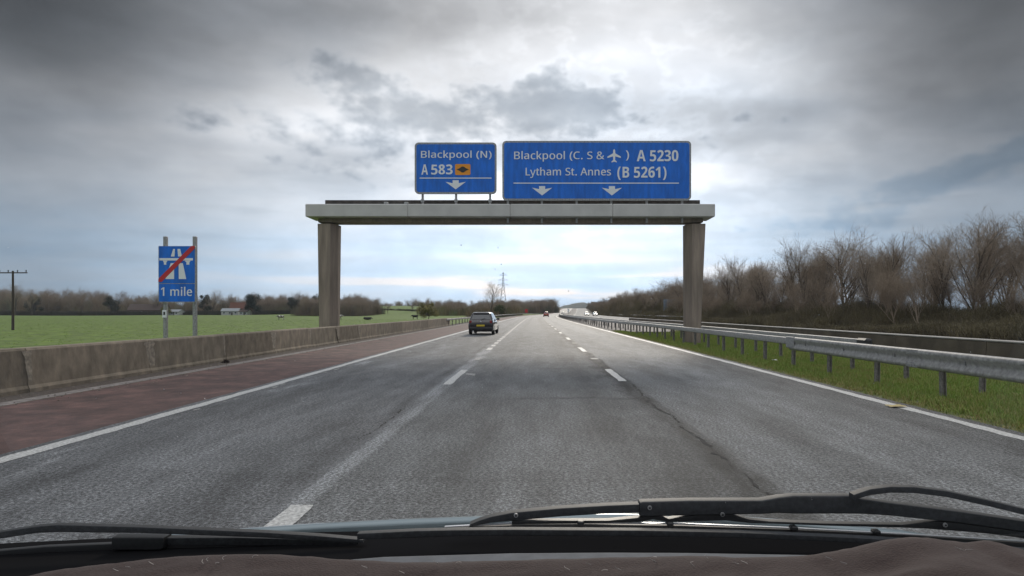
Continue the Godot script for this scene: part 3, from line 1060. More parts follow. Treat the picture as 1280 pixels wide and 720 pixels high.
func build_markings() -> void:
	var mk := func(called: String, s: Shape, m: Material, label := "") -> void: structure(called, s, m, label)
	mk.call("edge_line", line(-5.26, 0.20, -20.0, 700.0, 0.020, 0.005), M.paint, "white edge line beside the red hard shoulder")
	mk.call("edge_line", line(5.68, 0.19, -20.0, 900.0, 0.020, 0.005), M.paint, "white edge line beside the central reserve")
	# left lane line: long worn gap, then short marks, then a solid line past the hatchback
	for q: Array in [[4.15, 4.62], [12.3, 15.4]]:
		mk.call("lane_mark", line(-1.75, 0.17, q[0], q[1], 0.012, 0.005, 0.12), M.paint, "")
	for q: Array in [[18.6, 19.6], [23.6, 25.0], [26.0, 27.2], [28.2, 29.4], [30.4, 31.6], [32.6, 33.8], [35.0, 36.4]]:
		mk.call("lane_mark", line(-1.76, 0.19, q[0], q[1], 0.015, 0.005, 0.2), M.worn_paint if q[0] < 20 else M.paint, "")
	mk.call("lane_line", line(-1.76, 0.17, 37.5, 260.0, 0.01, 0.005), M.worn_paint, "solid white lane line running into the distance")
	var s := Shape.new()   # flaked sliver beside the second mark
	s.slab(PackedVector2Array([Vector2(-1.60, -14.3), Vector2(-1.36, -14.0), Vector2(-1.38, -14.45), Vector2(-1.62, -14.6)]), 0.003, Transform3D(Basis(Vector3.RIGHT, -PI / 2) * Basis.from_scale(Vector3(1, -1, 1)), Vector3(0, 0.004, 0)))
	mk.call("lane_mark", s, M.worn_paint, "")
	# right lane line
	for k in 26:
		var d0 := 12.9 + 9.6 * k
		mk.call("lane_mark", line(1.90, 0.17, d0, d0 + 2.7, 0.012, 0.005, 0.12), M.paint, "")
		if k in [0, 1, 3]:
			mk.call("lane_mark", line(1.92, 0.22, d0 + 6.0, d0 + 6.5, 0.03, 0.005, 0.12), M.worn_paint, "")
	# opposite carriageway
	mk.call("edge_line", line(12.75, 0.18, 30.0, 900.0, 0.01, 0.005), M.paint, "white edge line on the opposite carriageway")
	for k in 20:
		for of: float in [16.4, 20.1]:
			mk.call("lane_mark", line(of, 0.16, 70.0 + 18.0 * k, 73.0 + 18.0 * k, 0.01, 0.005), M.paint, "")
	# the cracked joint between lanes two and three, and a shorter one by the left lane line
	for q: Array in [[1.93, 4.6, 12.6, 0.022, 0.05], [-2.0, 6.6, 9.6, 0.012, 0.04], [1.97, 15.8, 22.3, 0.016, 0.04]]:
		var c := Shape.new()
		var rows := []
		var d: float = q[1]
		var x: float = q[0]
		while d < float(q[2]):
			x = lerpf(x + rng.randfn() * float(q[4]) * 0.6, q[0], 0.18)
			var w := float(q[3]) * maxf(0.06, rng.randf_range(-0.6, 1.5))
			rows.append([W(x - w, d, 0.004), W(x + w, d, 0.004)])
			d += 0.09
		c.sheet(rows)
		structure("road_crack", c, M.crack, "dark crack along the lane joint")
	# chips of paint and grit by the left edge line
	var chips := Shape.new()
	for k in 40:
		var d := rng.randf_range(9.0, 26.0)
		var of := -5.14 + absf(rng.randfn()) * 0.09
		var p := W(of, d, 0.006)
		var pg := PackedVector2Array()
		for j in 6:
			pg.append(Vector2(cos(TAU * j / 6.0) * rng.randf_range(0.01, 0.05), sin(TAU * j / 6.0) * rng.randf_range(0.02, 0.16)))
		chips.slab(pg, 0.003, Transform3D(Basis(Vector3.RIGHT, -PI / 2), p))
	var st := structure("paint_flakes", chips, M.worn_paint, "flaked white paint beside the edge line")
	st.set_meta("kind", "stuff")
	st.set_meta("category", "paint flakes")

func build_grit() -> void:
	rng.seed = 606
	var s := Shape.new()
	for k in 420:
		var d := 4.0 + 40.0 * pow(rng.randf(), 1.6)
		var of := -8.45 + absf(rng.randfn()) * 0.3 if k % 4 else -9.0 + rng.randfn() * 0.12
		var r := rng.randf_range(0.006, 0.022)
		var p := W(of, d, r * 0.4)
		var sh := rng.randf_range(0.4, 1.2)
		s.tint = Color(0.20 * sh, 0.17 * sh, 0.14 * sh)
		var a := rng.randf() * TAU
		var ring := []
		for j in 4:
			ring.append(p + Vector3(cos(a + TAU * j / 4.0) * r * rng.randf_range(0.8, 1.6), -r * 0.4, sin(a + TAU * j / 4.0) * r * rng.randf_range(0.8, 1.6)))
		for j in 4: s.tri(ring[j], p + Vector3(0, r * 0.7, 0), ring[(j + 1) % 4])
	solo("grit", s, M.brush, "stones and grit swept against the wall on the hard shoulder", "grit", "", "stuff")
	var lump := leafy("debris", "dark lump of debris lying by the pale channel at the wall", 607, 0.14, 0.12, 140, Color(0.04, 0.03, 0.025), 0.06, 0.01)
	lump.position = W(-8.42, 16.6, 0.0)
	lump.set_meta("category", "debris")
	for q: Array in [[5.60, 9.4, 0.16, "yellowish scrap of litter lying on the right edge line", Color(0.42, 0.34, 0.16)], [7.05, 17.8, 0.10, "small white scrap of litter on the grass under the nearer rail", Color(0.7, 0.7, 0.68)]]:
		var l := Shape.new()
		var rows := []
		for j in 5:
			var row := []
			for i in 6:
				row.append(W(float(q[0]) + (i - 2.5) * float(q[2]) * 0.3, float(q[1]) - (2 - j) * float(q[2]) * 0.3, 0.012 + rng.randf() * 0.02 + (0.05 if q[0] > 6.5 else 0.0)))
			rows.append(row)
		l.sheet(rows)
		solo("litter", l, mat((q[4] as Color).linear_to_srgb(), 0.9), q[3], "litter")

func build_barriers() -> void:
	# the concrete wall on the left, cast in bays
	var wall := thing("concrete_barrier", "stained brown concrete wall in bays along the red hard shoulder", "barrier")
	var prof := PackedVector2Array([Vector2(0.0, -0.1), Vector2(0.0, 0.06), Vector2(-0.03, 0.12), Vector2(-0.06, 0.76), Vector2(-0.085, 0.80), Vector2(-0.36, 0.80), Vector2(-0.385, 0.76), Vector2(-0.42, 0.1), Vector2(-0.42, -0.1)])
	var k := 0
	var d := -6.5
	while d < 64.0:
		var len := 3.52
		var s := Shape.new()
		s.slab(prof, len - 0.02, Transform3D(Basis(), Vector3.ZERO))
		var p := part("bay", s, M.barrier[k % 3], wall, Vector3(-9.2 + rng.randf_range(-0.012, 0.012), rng.randf_range(-0.012, 0.012), -d))
		p.rotation = Vector3(0, rng.randf_range(-0.003, 0.003), rng.randf_range(-0.006, 0.006))
		# lime run-off below the joint
		var l := Shape.new()
		var rows := []
		var w0 := rng.randf_range(0.10, 0.34)
		var drift := rng.randf_range(-0.1, 0.1)
		for j in 12:
			var t := j / 11.0
			var y := lerpf(0.755, rng.randf_range(0.16, 0.2), t)
			var x := -0.06 + 0.03 * (0.76 - y) / 0.64 + 0.003
			var w := w0 * lerpf(0.9, 0.35, t) * rng.randf_range(0.75, 1.2)
			rows.append([Vector3(x, y, w + drift * t), Vector3(x, y, -w + drift * t)])
		l.sheet(rows)
		part("lime_stain", l, M.lime, p)
		d += len
		k += 1
	# the farther concrete wall beyond the central reserve
	var far_wall := thing("concrete_barrier", "long pale-topped concrete wall beyond the two central rails", "barrier")
	d = -4.0
	while d < 76.0:
		var s := Shape.new()
		var pr := PackedVector2Array()
		for q in prof: pr.append(Vector2(-q.x, q.y - 0.02))
		var s2 := PackedVector2Array()
		for q in pr: s2.append(Vector2(q.x - 0.2, q.y))
		s.slab(s2, 3.98, Transform3D(Basis(), Vector3.ZERO))
		part("bay", s, M.far_wall, far_wall, Vector3(12.05 + xc(d), rng.randf_range(-0.012, 0.012) - 0.08, -d))
		var cap := Shape.new()
		cap.box(Vector3(0.02, 0.80, -1.99), Vector3(0.34, 0.045, 3.98), 0.012)
		part("coping", cap, M.concrete, far_wall, Vector3(12.05 + xc(d), -0.08, -d))
		d += 4.0
	# steel rails
	var off1 := func(q: float) -> float: return 7.3 - 0.75 * smoothstep(34.0, 62.0, q)
	var off2 := func(q: float) -> float: return 8.75 - 0.7 * smoothstep(34.0, 62.0, q)
	var r1 := thing("guard_rail", "nearer galvanised guard rail in front of the right gantry column", "guard rail")
	var deep := [Vector2(-0.06, 0.77), Vector2(-0.09, 0.74), Vector2(-0.095, 0.68), Vector2(-0.05, 0.62), Vector2(-0.05, 0.56), Vector2(-0.095, 0.50), Vector2(-0.09, 0.44), Vector2(-0.05, 0.41), Vector2(0.0, 0.41), Vector2(0.0, 0.77)]
	var slim := [Vector2(-0.06, 0.75), Vector2(-0.085, 0.73), Vector2(-0.085, 0.57), Vector2(-0.06, 0.55), Vector2(0.02, 0.55), Vector2(0.04, 0.57), Vector2(0.04, 0.73), Vector2(0.02, 0.75)]
	part("deep_beam", rail_beam(off1, -8.0, 17.2, deep, 1.0), M.steel, r1)
	part("box_beam", rail_beam(off1, 16.9, 700.0, slim, 1.0), M.steel, r1)
	var ends := Shape.new()
	ends.box(W(7.22, 17.1, 0.62), Vector3(0.05, 0.32, 0.5), 0.015)
	part("joint_plate", ends, M.post_steel, r1)
	for q: float in [3.2, 7.4, 11.6]:   # lapped joints of the beam
		var lap := Shape.new()
		lap.box(W(7.215, q, 0.71), Vector3(0.016, 0.10, 0.34), 0.005)
		lap.box(W(7.215, q, 0.47), Vector3(0.016, 0.10, 0.34), 0.005)
		part("lap_joint", lap, M.post_steel, r1)
	var bolts := Shape.new()
	for q in range(-2, 17, 2):
		for dy: float in [0.59, 0.63]:
			bolts.tube([W(7.25, q + 0.2, dy), W(7.225, q + 0.2, dy)], [0.018, 0.014], 8)
	part("bolts", bolts, M.post_steel, r1).set_meta("kind", "stuff")
	var pd := []
	d = 0.45
	while d < 220.0:
		pd.append(d)
		d += 2.1 if d < 60.0 else 2.4
	rail_posts(r1, func(q: float) -> float: return off1.call(q) + 0.06, pd, 0.72, reserve_h, M.dull_steel)
	var r2 := thing("guard_rail", "farther galvanised guard rail behind the right gantry column", "guard rail")
	part("box_beam", rail_beam(off2, 16.2, 700.0, slim, 1.0), M.steel, r2)
	var cap2 := Shape.new()
	cap2.box(W(8.73, 16.05, 0.66), Vector3(0.20, 0.24, 0.5), 0.05)
	part("end_cap", cap2, M.rubber, r2)
	var pd2 := []
	d = 9.4
	while d < 200.0:
		pd2.append(d)
		d += 2.4
	rail_posts(r2, func(q: float) -> float: return off2.call(q) - 0.06, pd2, 0.74, reserve_h, M.dull_steel)
	# left rail carrying on where the concrete wall stops
	var r3 := thing("guard_rail", "pale guard rail carrying on where the concrete wall ends on the left", "guard rail")
	var off3 := func(q: float) -> float: return -9.25 - 1.2 * smoothstep(150.0, 260.0, q)
	part("box_beam", rail_beam(off3, 64.6, 420.0, slim, 2.0), M.steel, r3)
	var pd3 := []
	d = 66.0
	while d < 240.0:
		pd3.append(d)
		d += 3.2
	rail_posts(r3, off3, pd3, 0.7, func(_o: float, _d: float) -> float: return -0.02, M.dull_steel)
	# rail along the far verge
	var r4 := thing("guard_rail", "low guard rail on the far verge under the trees", "guard rail")
	var off4 := func(_q: float) -> float: return 25.6
	part("box_beam", rail_beam(off4, 96.0, 500.0, slim, 2.0), M.steel, r4)
	var pd4 := []
	d = 97.0
	while d < 200.0:
		pd4.append(d)
		d += 3.2
	rail_posts(r4, off4, pd4, 0.72, func(_o: float, _d: float) -> float: return -0.02, M.dull_steel)
	# grass of the central reserve
	rng.seed = 5
	var tm := tuft_mesh(51)
	var places := []
	var cols := []
	for i in 52000:
		var dd := 4.0 + 44.0 * pow(rng.randf(), 1.5)
		var of := rng.randf_range(5.98, 11.7)
		var edge := smoothstep(5.95, 6.5, of)
		if rng.randf() > 0.25 + edge: continue
		var sc := rng.randf_range(0.5, 1.1) * lerpf(0.5, 1.0, edge)
		places.append(Transform3D(Basis(Vector3.UP, rng.randf() * TAU).scaled(Vector3(1.4, sc, 1.4)), W(of, dd, reserve_h(of, dd))))
		var clump := 0.5 + 0.5 * sin(of * 2.3 + 1.3 * sin(dd * 0.8)) * sin(dd * 1.1 + of)
		var dry := clampf(rng.randf() * 1.1 - 0.45 + (1.0 - edge) * 0.6 + 0.35 * clump, 0, 1)
		cols.append(Color(lerpf(0.17, 0.30, dry), lerpf(0.27, 0.24, dry), lerpf(0.035, 0.09, dry)))
	many("grass", tm, M.blade, places, cols, "short green grass of the central reserve", "grass")
	places = []; cols = []
	for i in 9000:
		var dd := 35.0 + 150.0 * pow(rng.randf(), 1.1)
		var of := -26.0 - 150.0 * pow(rng.randf(), 1.2)
		var sc := rng.randf_range(0.4, 1.1)
		places.append(Transform3D(Basis(Vector3.UP, rng.randf() * TAU).scaled(Vector3(2.6, sc, 2.6)), W(of, dd, field_h(of, dd))))
		var dry := clampf(rng.randf() * 1.3 - 0.5, 0, 1)
		cols.append(Color(lerpf(0.15, 0.25, dry), lerpf(0.26, 0.28, dry), lerpf(0.02, 0.06, dry)))
	many("grass", tm, M.blade, places, cols, "pasture grass behind the concrete wall on the left", "grass")

func build_gantry() -> void:
	var d := 30.2
	var g := thing("sign_gantry", "concrete sign gantry spanning all three lanes on two tapered columns", "gantry", Vector3(0, 0, -d))
	# columns taper towards the ground; the inner faces are chamfered
	for side: float in [-1.0, 1.0]:
		var s := Shape.new()
		var rows := []
		for q: Array in [[-0.4, 0.0], [1.2, 0.2], [3.2, 0.55], [5.86, 1.0]]:
			var y: float = q[0]
			var t: float = q[1]
			var inner := -9.85 - 0.05 * (1.0 - t) if side < 0 else 7.64
			var outer := -10.75 + 0.08 * (1.0 - t) if side < 0 else 8.56 - 0.26 * (1.0 - t)
			var f := 0.0
			var b := 0.82 + 0.1 * t
			var cx := 0.24
			var pts := [Vector3(outer + side * -0.06, y, f), Vector3(inner + side * cx, y, f), Vector3(inner, y, -0.5), Vector3(inner, y, -b), Vector3(outer, y, -b), Vector3(outer, y, -0.06)]
			if side > 0: pts.reverse()
			rows.append(pts)
		for j in 3:
			for i in 6:
				var e := (i + 1) % 6
				s.quad(rows[j][i], rows[j][e], rows[j + 1][e], rows[j + 1][i])
		part("column", s, M.brown_concrete, g)
		var foot := Shape.new()
		foot.box(Vector3(-10.2 if side < 0 else 7.9, -0.26, -0.6), Vector3(1.9, 0.3, 2.0), 0.04)
		part("footing", foot, M.concrete, g)
	# deck: underside web, pale fascia cast in lengths, dark parapet behind
	var web := Shape.new()
	web.box(Vector3(-1.15, 6.06, -0.70), Vector3(19.3, 0.21, 0.9), 0.03)
	part("beam", web, M.brown_concrete, g)
	var x := -11.24
	for k in 4:
		var f := Shape.new()
		f.box(Vector3(x + 2.5225, 6.475, -0.45), Vector3(5.038, 0.63, 1.5), 0.035)
		part("fascia", f, M.pale_concrete, g)
		x += 5.045
	var up := Shape.new()
	up.box(Vector3(-1.07, 6.97, -0.75), Vector3(19.06, 0.38, 0.10), 0.015)
	part("parapet", up, mat(lin(0.10, 0.085, 0.075), 0.9, 0.0, noise_tex(0.02, 0.6, 1.0, 256, 4, 61), 0.5), g)
	for q: float in [-8.5, -7.5]:
		var bx := Shape.new()
		bx.box(Vector3(q + 1.2, 6.85, 0.1), Vector3(0.2, 0.12, 0.16), 0.02)
		part("bracket", bx, M.post_steel, g)
	# left sign
	var a := gantry_sign("smaller blue sign for Blackpool (N) on the left half of the gantry", -5.88, 7.31, 4.05, 2.54, 30.05, [0.37, 2.03, 3.72])
	letters(a, "Blackpool (N)", Rect2(0.32, 1.78, 3.48, 0.33), 0.014, M.sign_white, false, "B")
	letters(a, "A", Rect2(0.34, 0.95, 0.32, 0.50), 0.014, M.sign_white, true)
	letters(a, "583", Rect2(0.82, 0.95, 1.06, 0.50), 0.014, M.sign_white, true)
	flat(a, "orange_patch", rounded(2.00, 0.93, 2.76, 1.47, 0.07), 0.013, M.sign_orange)
	var dot := []
	for k in 14: dot.append(Vector2(2.38 + cos(TAU * k / 14) * 0.155, 1.20 + sin(TAU * k / 14) * 0.15))
	flat(a, "diversion_symbol", dot, 0.018, M.sign_dark)
	flat(a, "diversion_symbol", [Vector2(2.08, 1.20), Vector2(2.38, 1.06), Vector2(2.68, 1.20), Vector2(2.38, 1.34)], 0.0195, M.sign_dark)
	flat(a, "rule", [Vector2(0.25, 0.755), Vector2(3.80, 0.755), Vector2(3.80, 0.80), Vector2(0.25, 0.80)], 0.013, M.sign_white)
	lane_arrow(a, 2.03, 0.22, 0.67, 0.013)
	# right sign
	var b := gantry_sign("wide blue sign for Lytham St. Annes with aeroplane symbol above the right lanes", -1.55, 6.99, 9.34, 2.94, 30.05, [0.27, 1.96, 3.69, 5.41, 7.17, 8.93])
	letters(b, "Blackpool (C. S &", Rect2(0.59, 2.03, 4.45, 0.37), 0.014, M.sign_white, false, "B")
	letters(b, ")", Rect2(6.11, 1.96, 0.15, 0.50), 0.014, M.sign_white)
	letters(b, "A 5230", Rect2(6.65, 1.93, 2.05, 0.55), 0.014, M.sign_white, true, "A")
	letters(b, "Lytham St. Annes", Rect2(1.16, 1.23, 4.21, 0.37), 0.014, M.sign_white, false, "L")
	letters(b, "(B 5261)", Rect2(5.69, 1.12, 2.42, 0.53), 0.014, M.sign_white, true, "B")
	flat(b, "rule", [Vector2(0.56, 0.825), Vector2(8.73, 0.825), Vector2(8.73, 0.87), Vector2(0.56, 0.87)], 0.013, M.sign_white)
	lane_arrow(b, 1.97, 0.24, 0.70, 0.013)
	lane_arrow(b, 5.42, 0.24, 0.70, 0.013)
	var pl := []
	for q: Array in [[0.0, 0.34], [0.045, 0.27], [0.055, 0.12], [0.33, -0.04], [0.33, -0.11], [0.055, -0.03], [0.045, -0.21], [0.13, -0.28], [0.13, -0.33], [0.0, -0.29]]:
		pl.append(Vector2(5.53 + float(q[0]), 2.20 + float(q[1])))
	for k in range(8, 0, -1):
		pl.append(Vector2(5.53 - (pl[k].x - 5.53), pl[k].y))
	flat(b, "aeroplane_symbol", pl, 0.013, M.sign_white)

func build_mile_sign() -> void:
	var o := thing("road_sign", "blue end of motorway sign on two grey posts behind the concrete wall", "road sign", Vector3(-13.7, 1.82, -22.2))
	var m := func(x: float, y: float) -> Vector2: return Vector2((x - 90.0) / 164.0, (475.0 - y) / 164.0)
	flat(o, "panel", rounded(0, 0, 1.35, 2.06, 0.03), 0.0, M.sign_grey, 0.05)
	flat(o, "blue_face", rounded(0.02, 0.70, 1.33, 2.05, 0.02), 0.005, M.sign_blue)
	flat(o, "blue_face", rounded(0.025, 0.03, 1.325, 0.675, 0.02), 0.005, M.sign_blue)
	for q: Array in [[180, 155, 190, 155, 187, 200, 165, 200], [205, 155, 221, 155, 232, 200, 209, 200], [97, 210, 297, 210, 297, 224, 97, 224], [117, 225, 146, 225, 138, 236, 138, 249, 124, 249, 124, 236], [248, 225, 284, 225, 276, 236, 276, 249, 259, 249, 259, 236], [165, 240, 184, 240, 185, 335, 133, 335], [212, 240, 237, 240, 257, 335, 213, 335]]:
		var pts := []
		for k in range(0, q.size(), 2): pts.append(m.call(float(q[k]), float(q[k + 1])))
		flat(o, "motorway_symbol", pts, 0.010, M.sign_white, 0.004)
	var bar := []
	for q: Array in [[91, 352], [91, 334], [288, 137], [309, 137], [309, 152], [111, 352]]: bar.append(m.call(float(q[0]), float(q[1])))
	flat(o, "red_bar", bar, 0.016, M.sign_red, 0.004)
	letters(o, "1 mile", Rect2(0.10, 0.24, 1.13, 0.31), 0.008, M.sign_white, false, "1")
	for x: float in [0.18, 1.26]:
		var s := Shape.new()
		s.box(Vector3(x, 0.55, -0.14), Vector3(0.125, 3.75, 0.125), 0.015)
		var p := part("post", s, M.post_steel, o)
		p.position.y = 0.0
	var pt := Shape.new()
	pt.box(Vector3(0.19, -0.42, -0.05), Vector3(0.15, 0.27, 0.02), 0.004)
	var pp := part("marker_plate", pt, M.sign_white, o)
	var mk := Shape.new()
	mk.box(Vector3(0.19, -0.40, -0.038), Vector3(0.07, 0.12, 0.006), 0.001)
	part("symbol", mk, M.sign_dark, pp)

func build_roadside() -> void:
	# back of the direction sign on the far verge
	var b := thing("road_sign", "grey-blue back of a sign on posts beyond the right gantry column", "road sign", W(28.0, 131.0, 0.2))
	var s := Shape.new()
	s.box(Vector3(2.0, 2.35, 0), Vector3(4.6, 3.3, 0.08), 0.02)
	part("panel", s, M.sign_back, b)
	for k in 5:
		var r := Shape.new()
		r.box(Vector3(2.0, 1.0 + k * 0.68, 0.07), Vector3(4.6, 0.07, 0.05), 0.01)
		part("stiffener", r, M.post_steel, b)
	for x: float in [0.55, 2.1, 3.6]:
		var p := Shape.new()
		p.box(Vector3(x, 1.6, 0.14), Vector3(0.16, 4.6, 0.14), 0.02)
		part("post", p, M.post_steel, b)
	# telegraph pole in the field
	var t := thing("telegraph_pole", "wooden telegraph pole with one crossarm in the field at far left", "pole", Vector3(-66.8, -0.85, -78.0))
	var st := Shape.new()
	st.tube([Vector3(0, -0.5, 0), Vector3(0.02, 4, 0), Vector3(0, 7.6, 0)], [0.16, 0.14, 0.11], 8)
	part("pole", st, M.wood, t)
	var ca := Shape.new()
	ca.box(Vector3(0, 7.35, 0), Vector3(3.7, 0.14, 0.12), 0.02)
	part("crossarm", ca, M.wood, t)
	for x: float in [-1.7, -0.6, 0.6, 1.7]:
		var ins := Shape.new()
		ins.tube([Vector3(x, 7.4, 0), Vector3(x, 7.55, 0), Vector3(x, 7.62, 0), Vector3(x, 7.7, 0)], [0.03, 0.06, 0.08, 0.04], 8)
		part("insulator", ins, M.black_plastic, t)
	# lattice pylon on the horizon
	var py := thing("pylon", "tall lattice pylon behind the bare tree near the vanishing point", "pylon", Vector3(-31.0, -1.0, -620.0))
	var ps := Shape.new()
	var half := func(y: float) -> float: return lerpf(4.2, 0.9, clampf(y / 30.0, 0, 1)) if y < 30.0 else lerpf(0.9, 0.3, (y - 30.0) / 13.0)
	for sx: float in [-1.0, 1.0]:
		for sz: float in [-1.0, 1.0]:
			var pts := []
			var rr := []
			for y: float in [0.0, 10.0, 20.0, 30.0, 36.0, 43.0]:
				pts.append(Vector3(sx * half.call(y), y, sz * half.call(y))); rr.append(0.16)
			ps.tube(pts, rr, 4)
	var y0 := 0.0
	while y0 < 42.0:
		var y1 := y0 + lerpf(5.5, 2.0, y0 / 42.0)
		for k in 4:
			var c0 := Vector3([-1, 1, 1, -1][k], 0, [-1, -1, 1, 1][k])
			var c1 := Vector3([1, 1, -1, -1][k], 0, [-1, 1, 1, -1][k])
			var h0: float = half.call(y0)
			var h1: float = half.call(minf(y1, 43.0))
			ps.tube([c0 * h0 + Vector3(0, y0, 0), c1 * h1 + Vector3(0, y1, 0)], [0.09, 0.09], 3, false)
			ps.tube([c1 * h0 + Vector3(0, y0, 0), c0 * h1 + Vector3(0, y1, 0)], [0.09, 0.09], 3, false)
		y0 = y1
	part("tower", ps, M.dull_steel, py)
	for ay: Array in [[30.0, 6.0], [35.0, 5.0], [40.0, 4.0]]:
		var ar := Shape.new()
		for sx: float in [-1.0, 1.0]:
			ar.tube([Vector3(0, float(ay[0]), 0), Vector3(sx * float(ay[1]), float(ay[0]), 0)], [0.18, 0.10], 4)
			ar.tube([Vector3(0, float(ay[0]) + 2.0, 0), Vector3(sx * float(ay[1]), float(ay[0]), 0)], [0.12, 0.08], 4)
		part("crossarm", ar, M.dull_steel, py)
	# small signs near the vanishing point
	var rs := thing("road_sign", "small red sign on a post at the left roadside far ahead", "road sign", W(-10.0, 290.0))
	var rp := Shape.new()
	rp.box(Vector3(0, 2.0, 0), Vector3(1.3, 1.7, 0.1), 0.03)
	part("panel", rp, M.sign_red, rs)
	for x: float in [-0.6, 0.6]:
		var q := Shape.new()
		q.box(Vector3(x, 1.0, -0.12), Vector3(0.14, 3.0, 0.12), 0.01)
		part("post", q, M.post_steel, rs)
	var ws := thing("road_sign", "tiny white marker board in the central reserve at the vanishing point", "road sign", W(7.5, 440.0))
	var wp := Shape.new()
	wp.box(Vector3(0, 2.6, 0), Vector3(1.3, 2.4, 0.1), 0.03)
	part("panel", wp, M.sign_white, ws)
	var wq := Shape.new()
	wq.box(Vector3(0, 1.0, -0.1), Vector3(0.2, 3.0, 0.12), 0.01)
	part("post", wq, M.post_steel, ws)

const ORD := ["first", "second", "third", "fourth", "fifth", "sixth", "seventh", "eighth", "ninth", "tenth", "eleventh", "twelfth", "thirteenth", "fourteenth", "fifteenth", "sixteenth", "seventeenth", "eighteenth", "nineteenth", "twentieth"]

func ordinal(k: int) -> String:
	if k < 20: return ORD[k]
	var tens := ["twenty", "thirty", "forty", "fifty", "sixty", "seventy", "eighty"]
	var t := (k + 1) / 10
	var u := (k + 1) % 10
	return tens[t - 2] + ("-" + ORD[u - 1] if u else "th")

var protos := []
var wood_meshes := []

func merged(o: Node3D) -> ArrayMesh:
	var st := SurfaceTool.new()
	st.begin(Mesh.PRIMITIVE_TRIANGLES)
	for c in o.get_children():
		st.append_from(c.mesh, 0, Transform3D())
	return st.commit()

func build_right_trees() -> void:
	for k in 6:
		protos.append(make_tree("bare_tree", "bare tree", 100 + k * 7, 9.0, [13 + k % 3, 9, 7, 0], [0.52, 0.60, 0.48, 0.66, 0.55, 0.58][k], [M.twig, M.pale_twig, M.twig][k % 3], [0.45, 0.35, 0.5, 0.25, 0.45, 0.4][k]))
	for p: Node3D in protos:
		wood_meshes.append(merged(p))
	rng.seed = 9
	var d := 33.0
	var k := 0
	while d < 235.0 and k < 79:
		var of := 32.0 + rng.randf_range(-1.2, 5.0)
		var size := (0.95 if d < 41.0 else 1.12) * rng.randf_range(0.76, 1.02) * (1.0 + 0.10 * sin(d * 0.21))
		var p := W(of, d, field_h(of, d))
		var label := "bare winter tree in the right-hand row, %s counting from the right edge" % ordinal(k)
		var turn := rng.randf() * TAU
		var sc := Vector3(size * rng.randf_range(0.9, 1.15), size, size * rng.randf_range(0.9, 1.15))
		if k < 6:
			var o: Node3D = protos[k]
			o.transform = Transform3D(Basis(Vector3.UP, turn).scaled_local(sc), p)
			tag(o, label, "tree", "bare trees along the right-hand side")
		else:
			dup(protos[rng.randi() % 6], p, turn, sc, label, "bare trees along the right-hand side")
		d += rng.randf_range(0.7, 1.5) * (1.0 + d * 0.007)
		k += 1
	# scrub under and behind the trees
	var bm := brush_mesh(71, 150, 60)
	var places := []
	var cols := []
	for i in 6400:
		var dd := 22.0 + 420.0 * pow(rng.randf(), 1.7)
		var of := rng.randf_range(25.5, 37.0)
		var h := (2.1 + 1.8 * smoothstep(40.0, 120.0, dd)) * rng.randf_range(0.6, 1.0) * (0.8 + 0.25 * sin(dd * 0.19 + of))
		h *= lerpf(0.5, 1.0, smoothstep(26.0, 30.0, of)) * (1.0 + 0.3 * sin(dd * 0.53) * sin(dd * 0.31 + 1.0))
		places.append(Transform3D(Basis(Vector3.UP, rng.randf() * TAU).scaled(Vector3(1.1, h, 1.1)), W(of, dd, field_h(of, dd) - 0.1)))
		var g := rng.randf()
		var sh := rng.randf_range(0.7, 1.25)
		cols.append(Color((0.14 + 0.02 * g) * sh, (0.115 + 0.02 * g) * sh, 0.068 * sh))
	many("scrub", bm, M.brush, places, cols, "dense brown scrub below the bare trees on the right", "scrub")
	places = []
	for i in 60:
		var dd := 45.0 + 200.0 * pow(rng.randf(), 1.2)
		var of := rng.randf_range(36.0, 46.0)
		var sc := rng.randf_range(0.7, 0.98)
		places.append(Transform3D(Basis(Vector3.UP, rng.randf() * TAU).scaled(Vector3(sc, sc, sc)), W(of, dd, field_h(of, dd))))
	many("woodland", wood_meshes[3], M.twig, places, [], "thin bare trees in the depth of the wood behind the right-hand row", "woodland")
	places = []
	for i in 75:   # saplings in front
		var dd := 30.0 + 190.0 * pow(rng.randf(), 1.4)
		var of := rng.randf_range(27.5, 32.5)
		var sc := rng.randf_range(0.28, 0.62)
		places.append(Transform3D(Basis(Vector3.UP, rng.randf() * TAU).scaled(Vector3(sc * 1.1, sc, sc * 1.1)), W(of, dd, field_h(of, dd))))
	many("saplings", wood_meshes[4], M.twig, places, [], "tangle of bare saplings and brambles in front of the right-hand row", "saplings")
	# distant continuation of the wood on the right, one brown mass
	places = []; cols = []
	for i in 420:
		var dd := 215.0 + 800.0 * pow(rng.randf(), 1.3)
		var of := rng.randf_range(30.0, 52.0)
		var sc := rng.randf_range(0.8, 1.25)
		places.append(Transform3D(Basis(Vector3.UP, rng.randf() * TAU).scaled(Vector3(sc * 1.2, sc, sc * 1.2)), W(of, dd, field_h(of, dd))))
	many("woodland", wood_meshes[0], M.twig, places, [], "brown bare woodland running off to the right of the vanishing point", "woodland")
	places = []; cols = []
	for i in 1500:
		var dd := 200.0 + 800.0 * pow(rng.randf(), 1.4)
		var of := rng.randf_range(28.5, 48.0)
		var h := rng.randf_range(3.0, 6.5)
		places.append(Transform3D(Basis(Vector3.UP, rng.randf() * TAU).scaled(Vector3(2.4, h, 2.4)), W(of, dd, field_h(of, dd) - 0.2)))
		var sh := rng.randf_range(0.7, 1.2)
		cols.append(Color(0.19 * sh, 0.15 * sh, 0.085 * sh))
	many("undergrowth", bm, M.brush, places, cols, "olive brown undergrowth of the distant right-hand wood", "undergrowth")

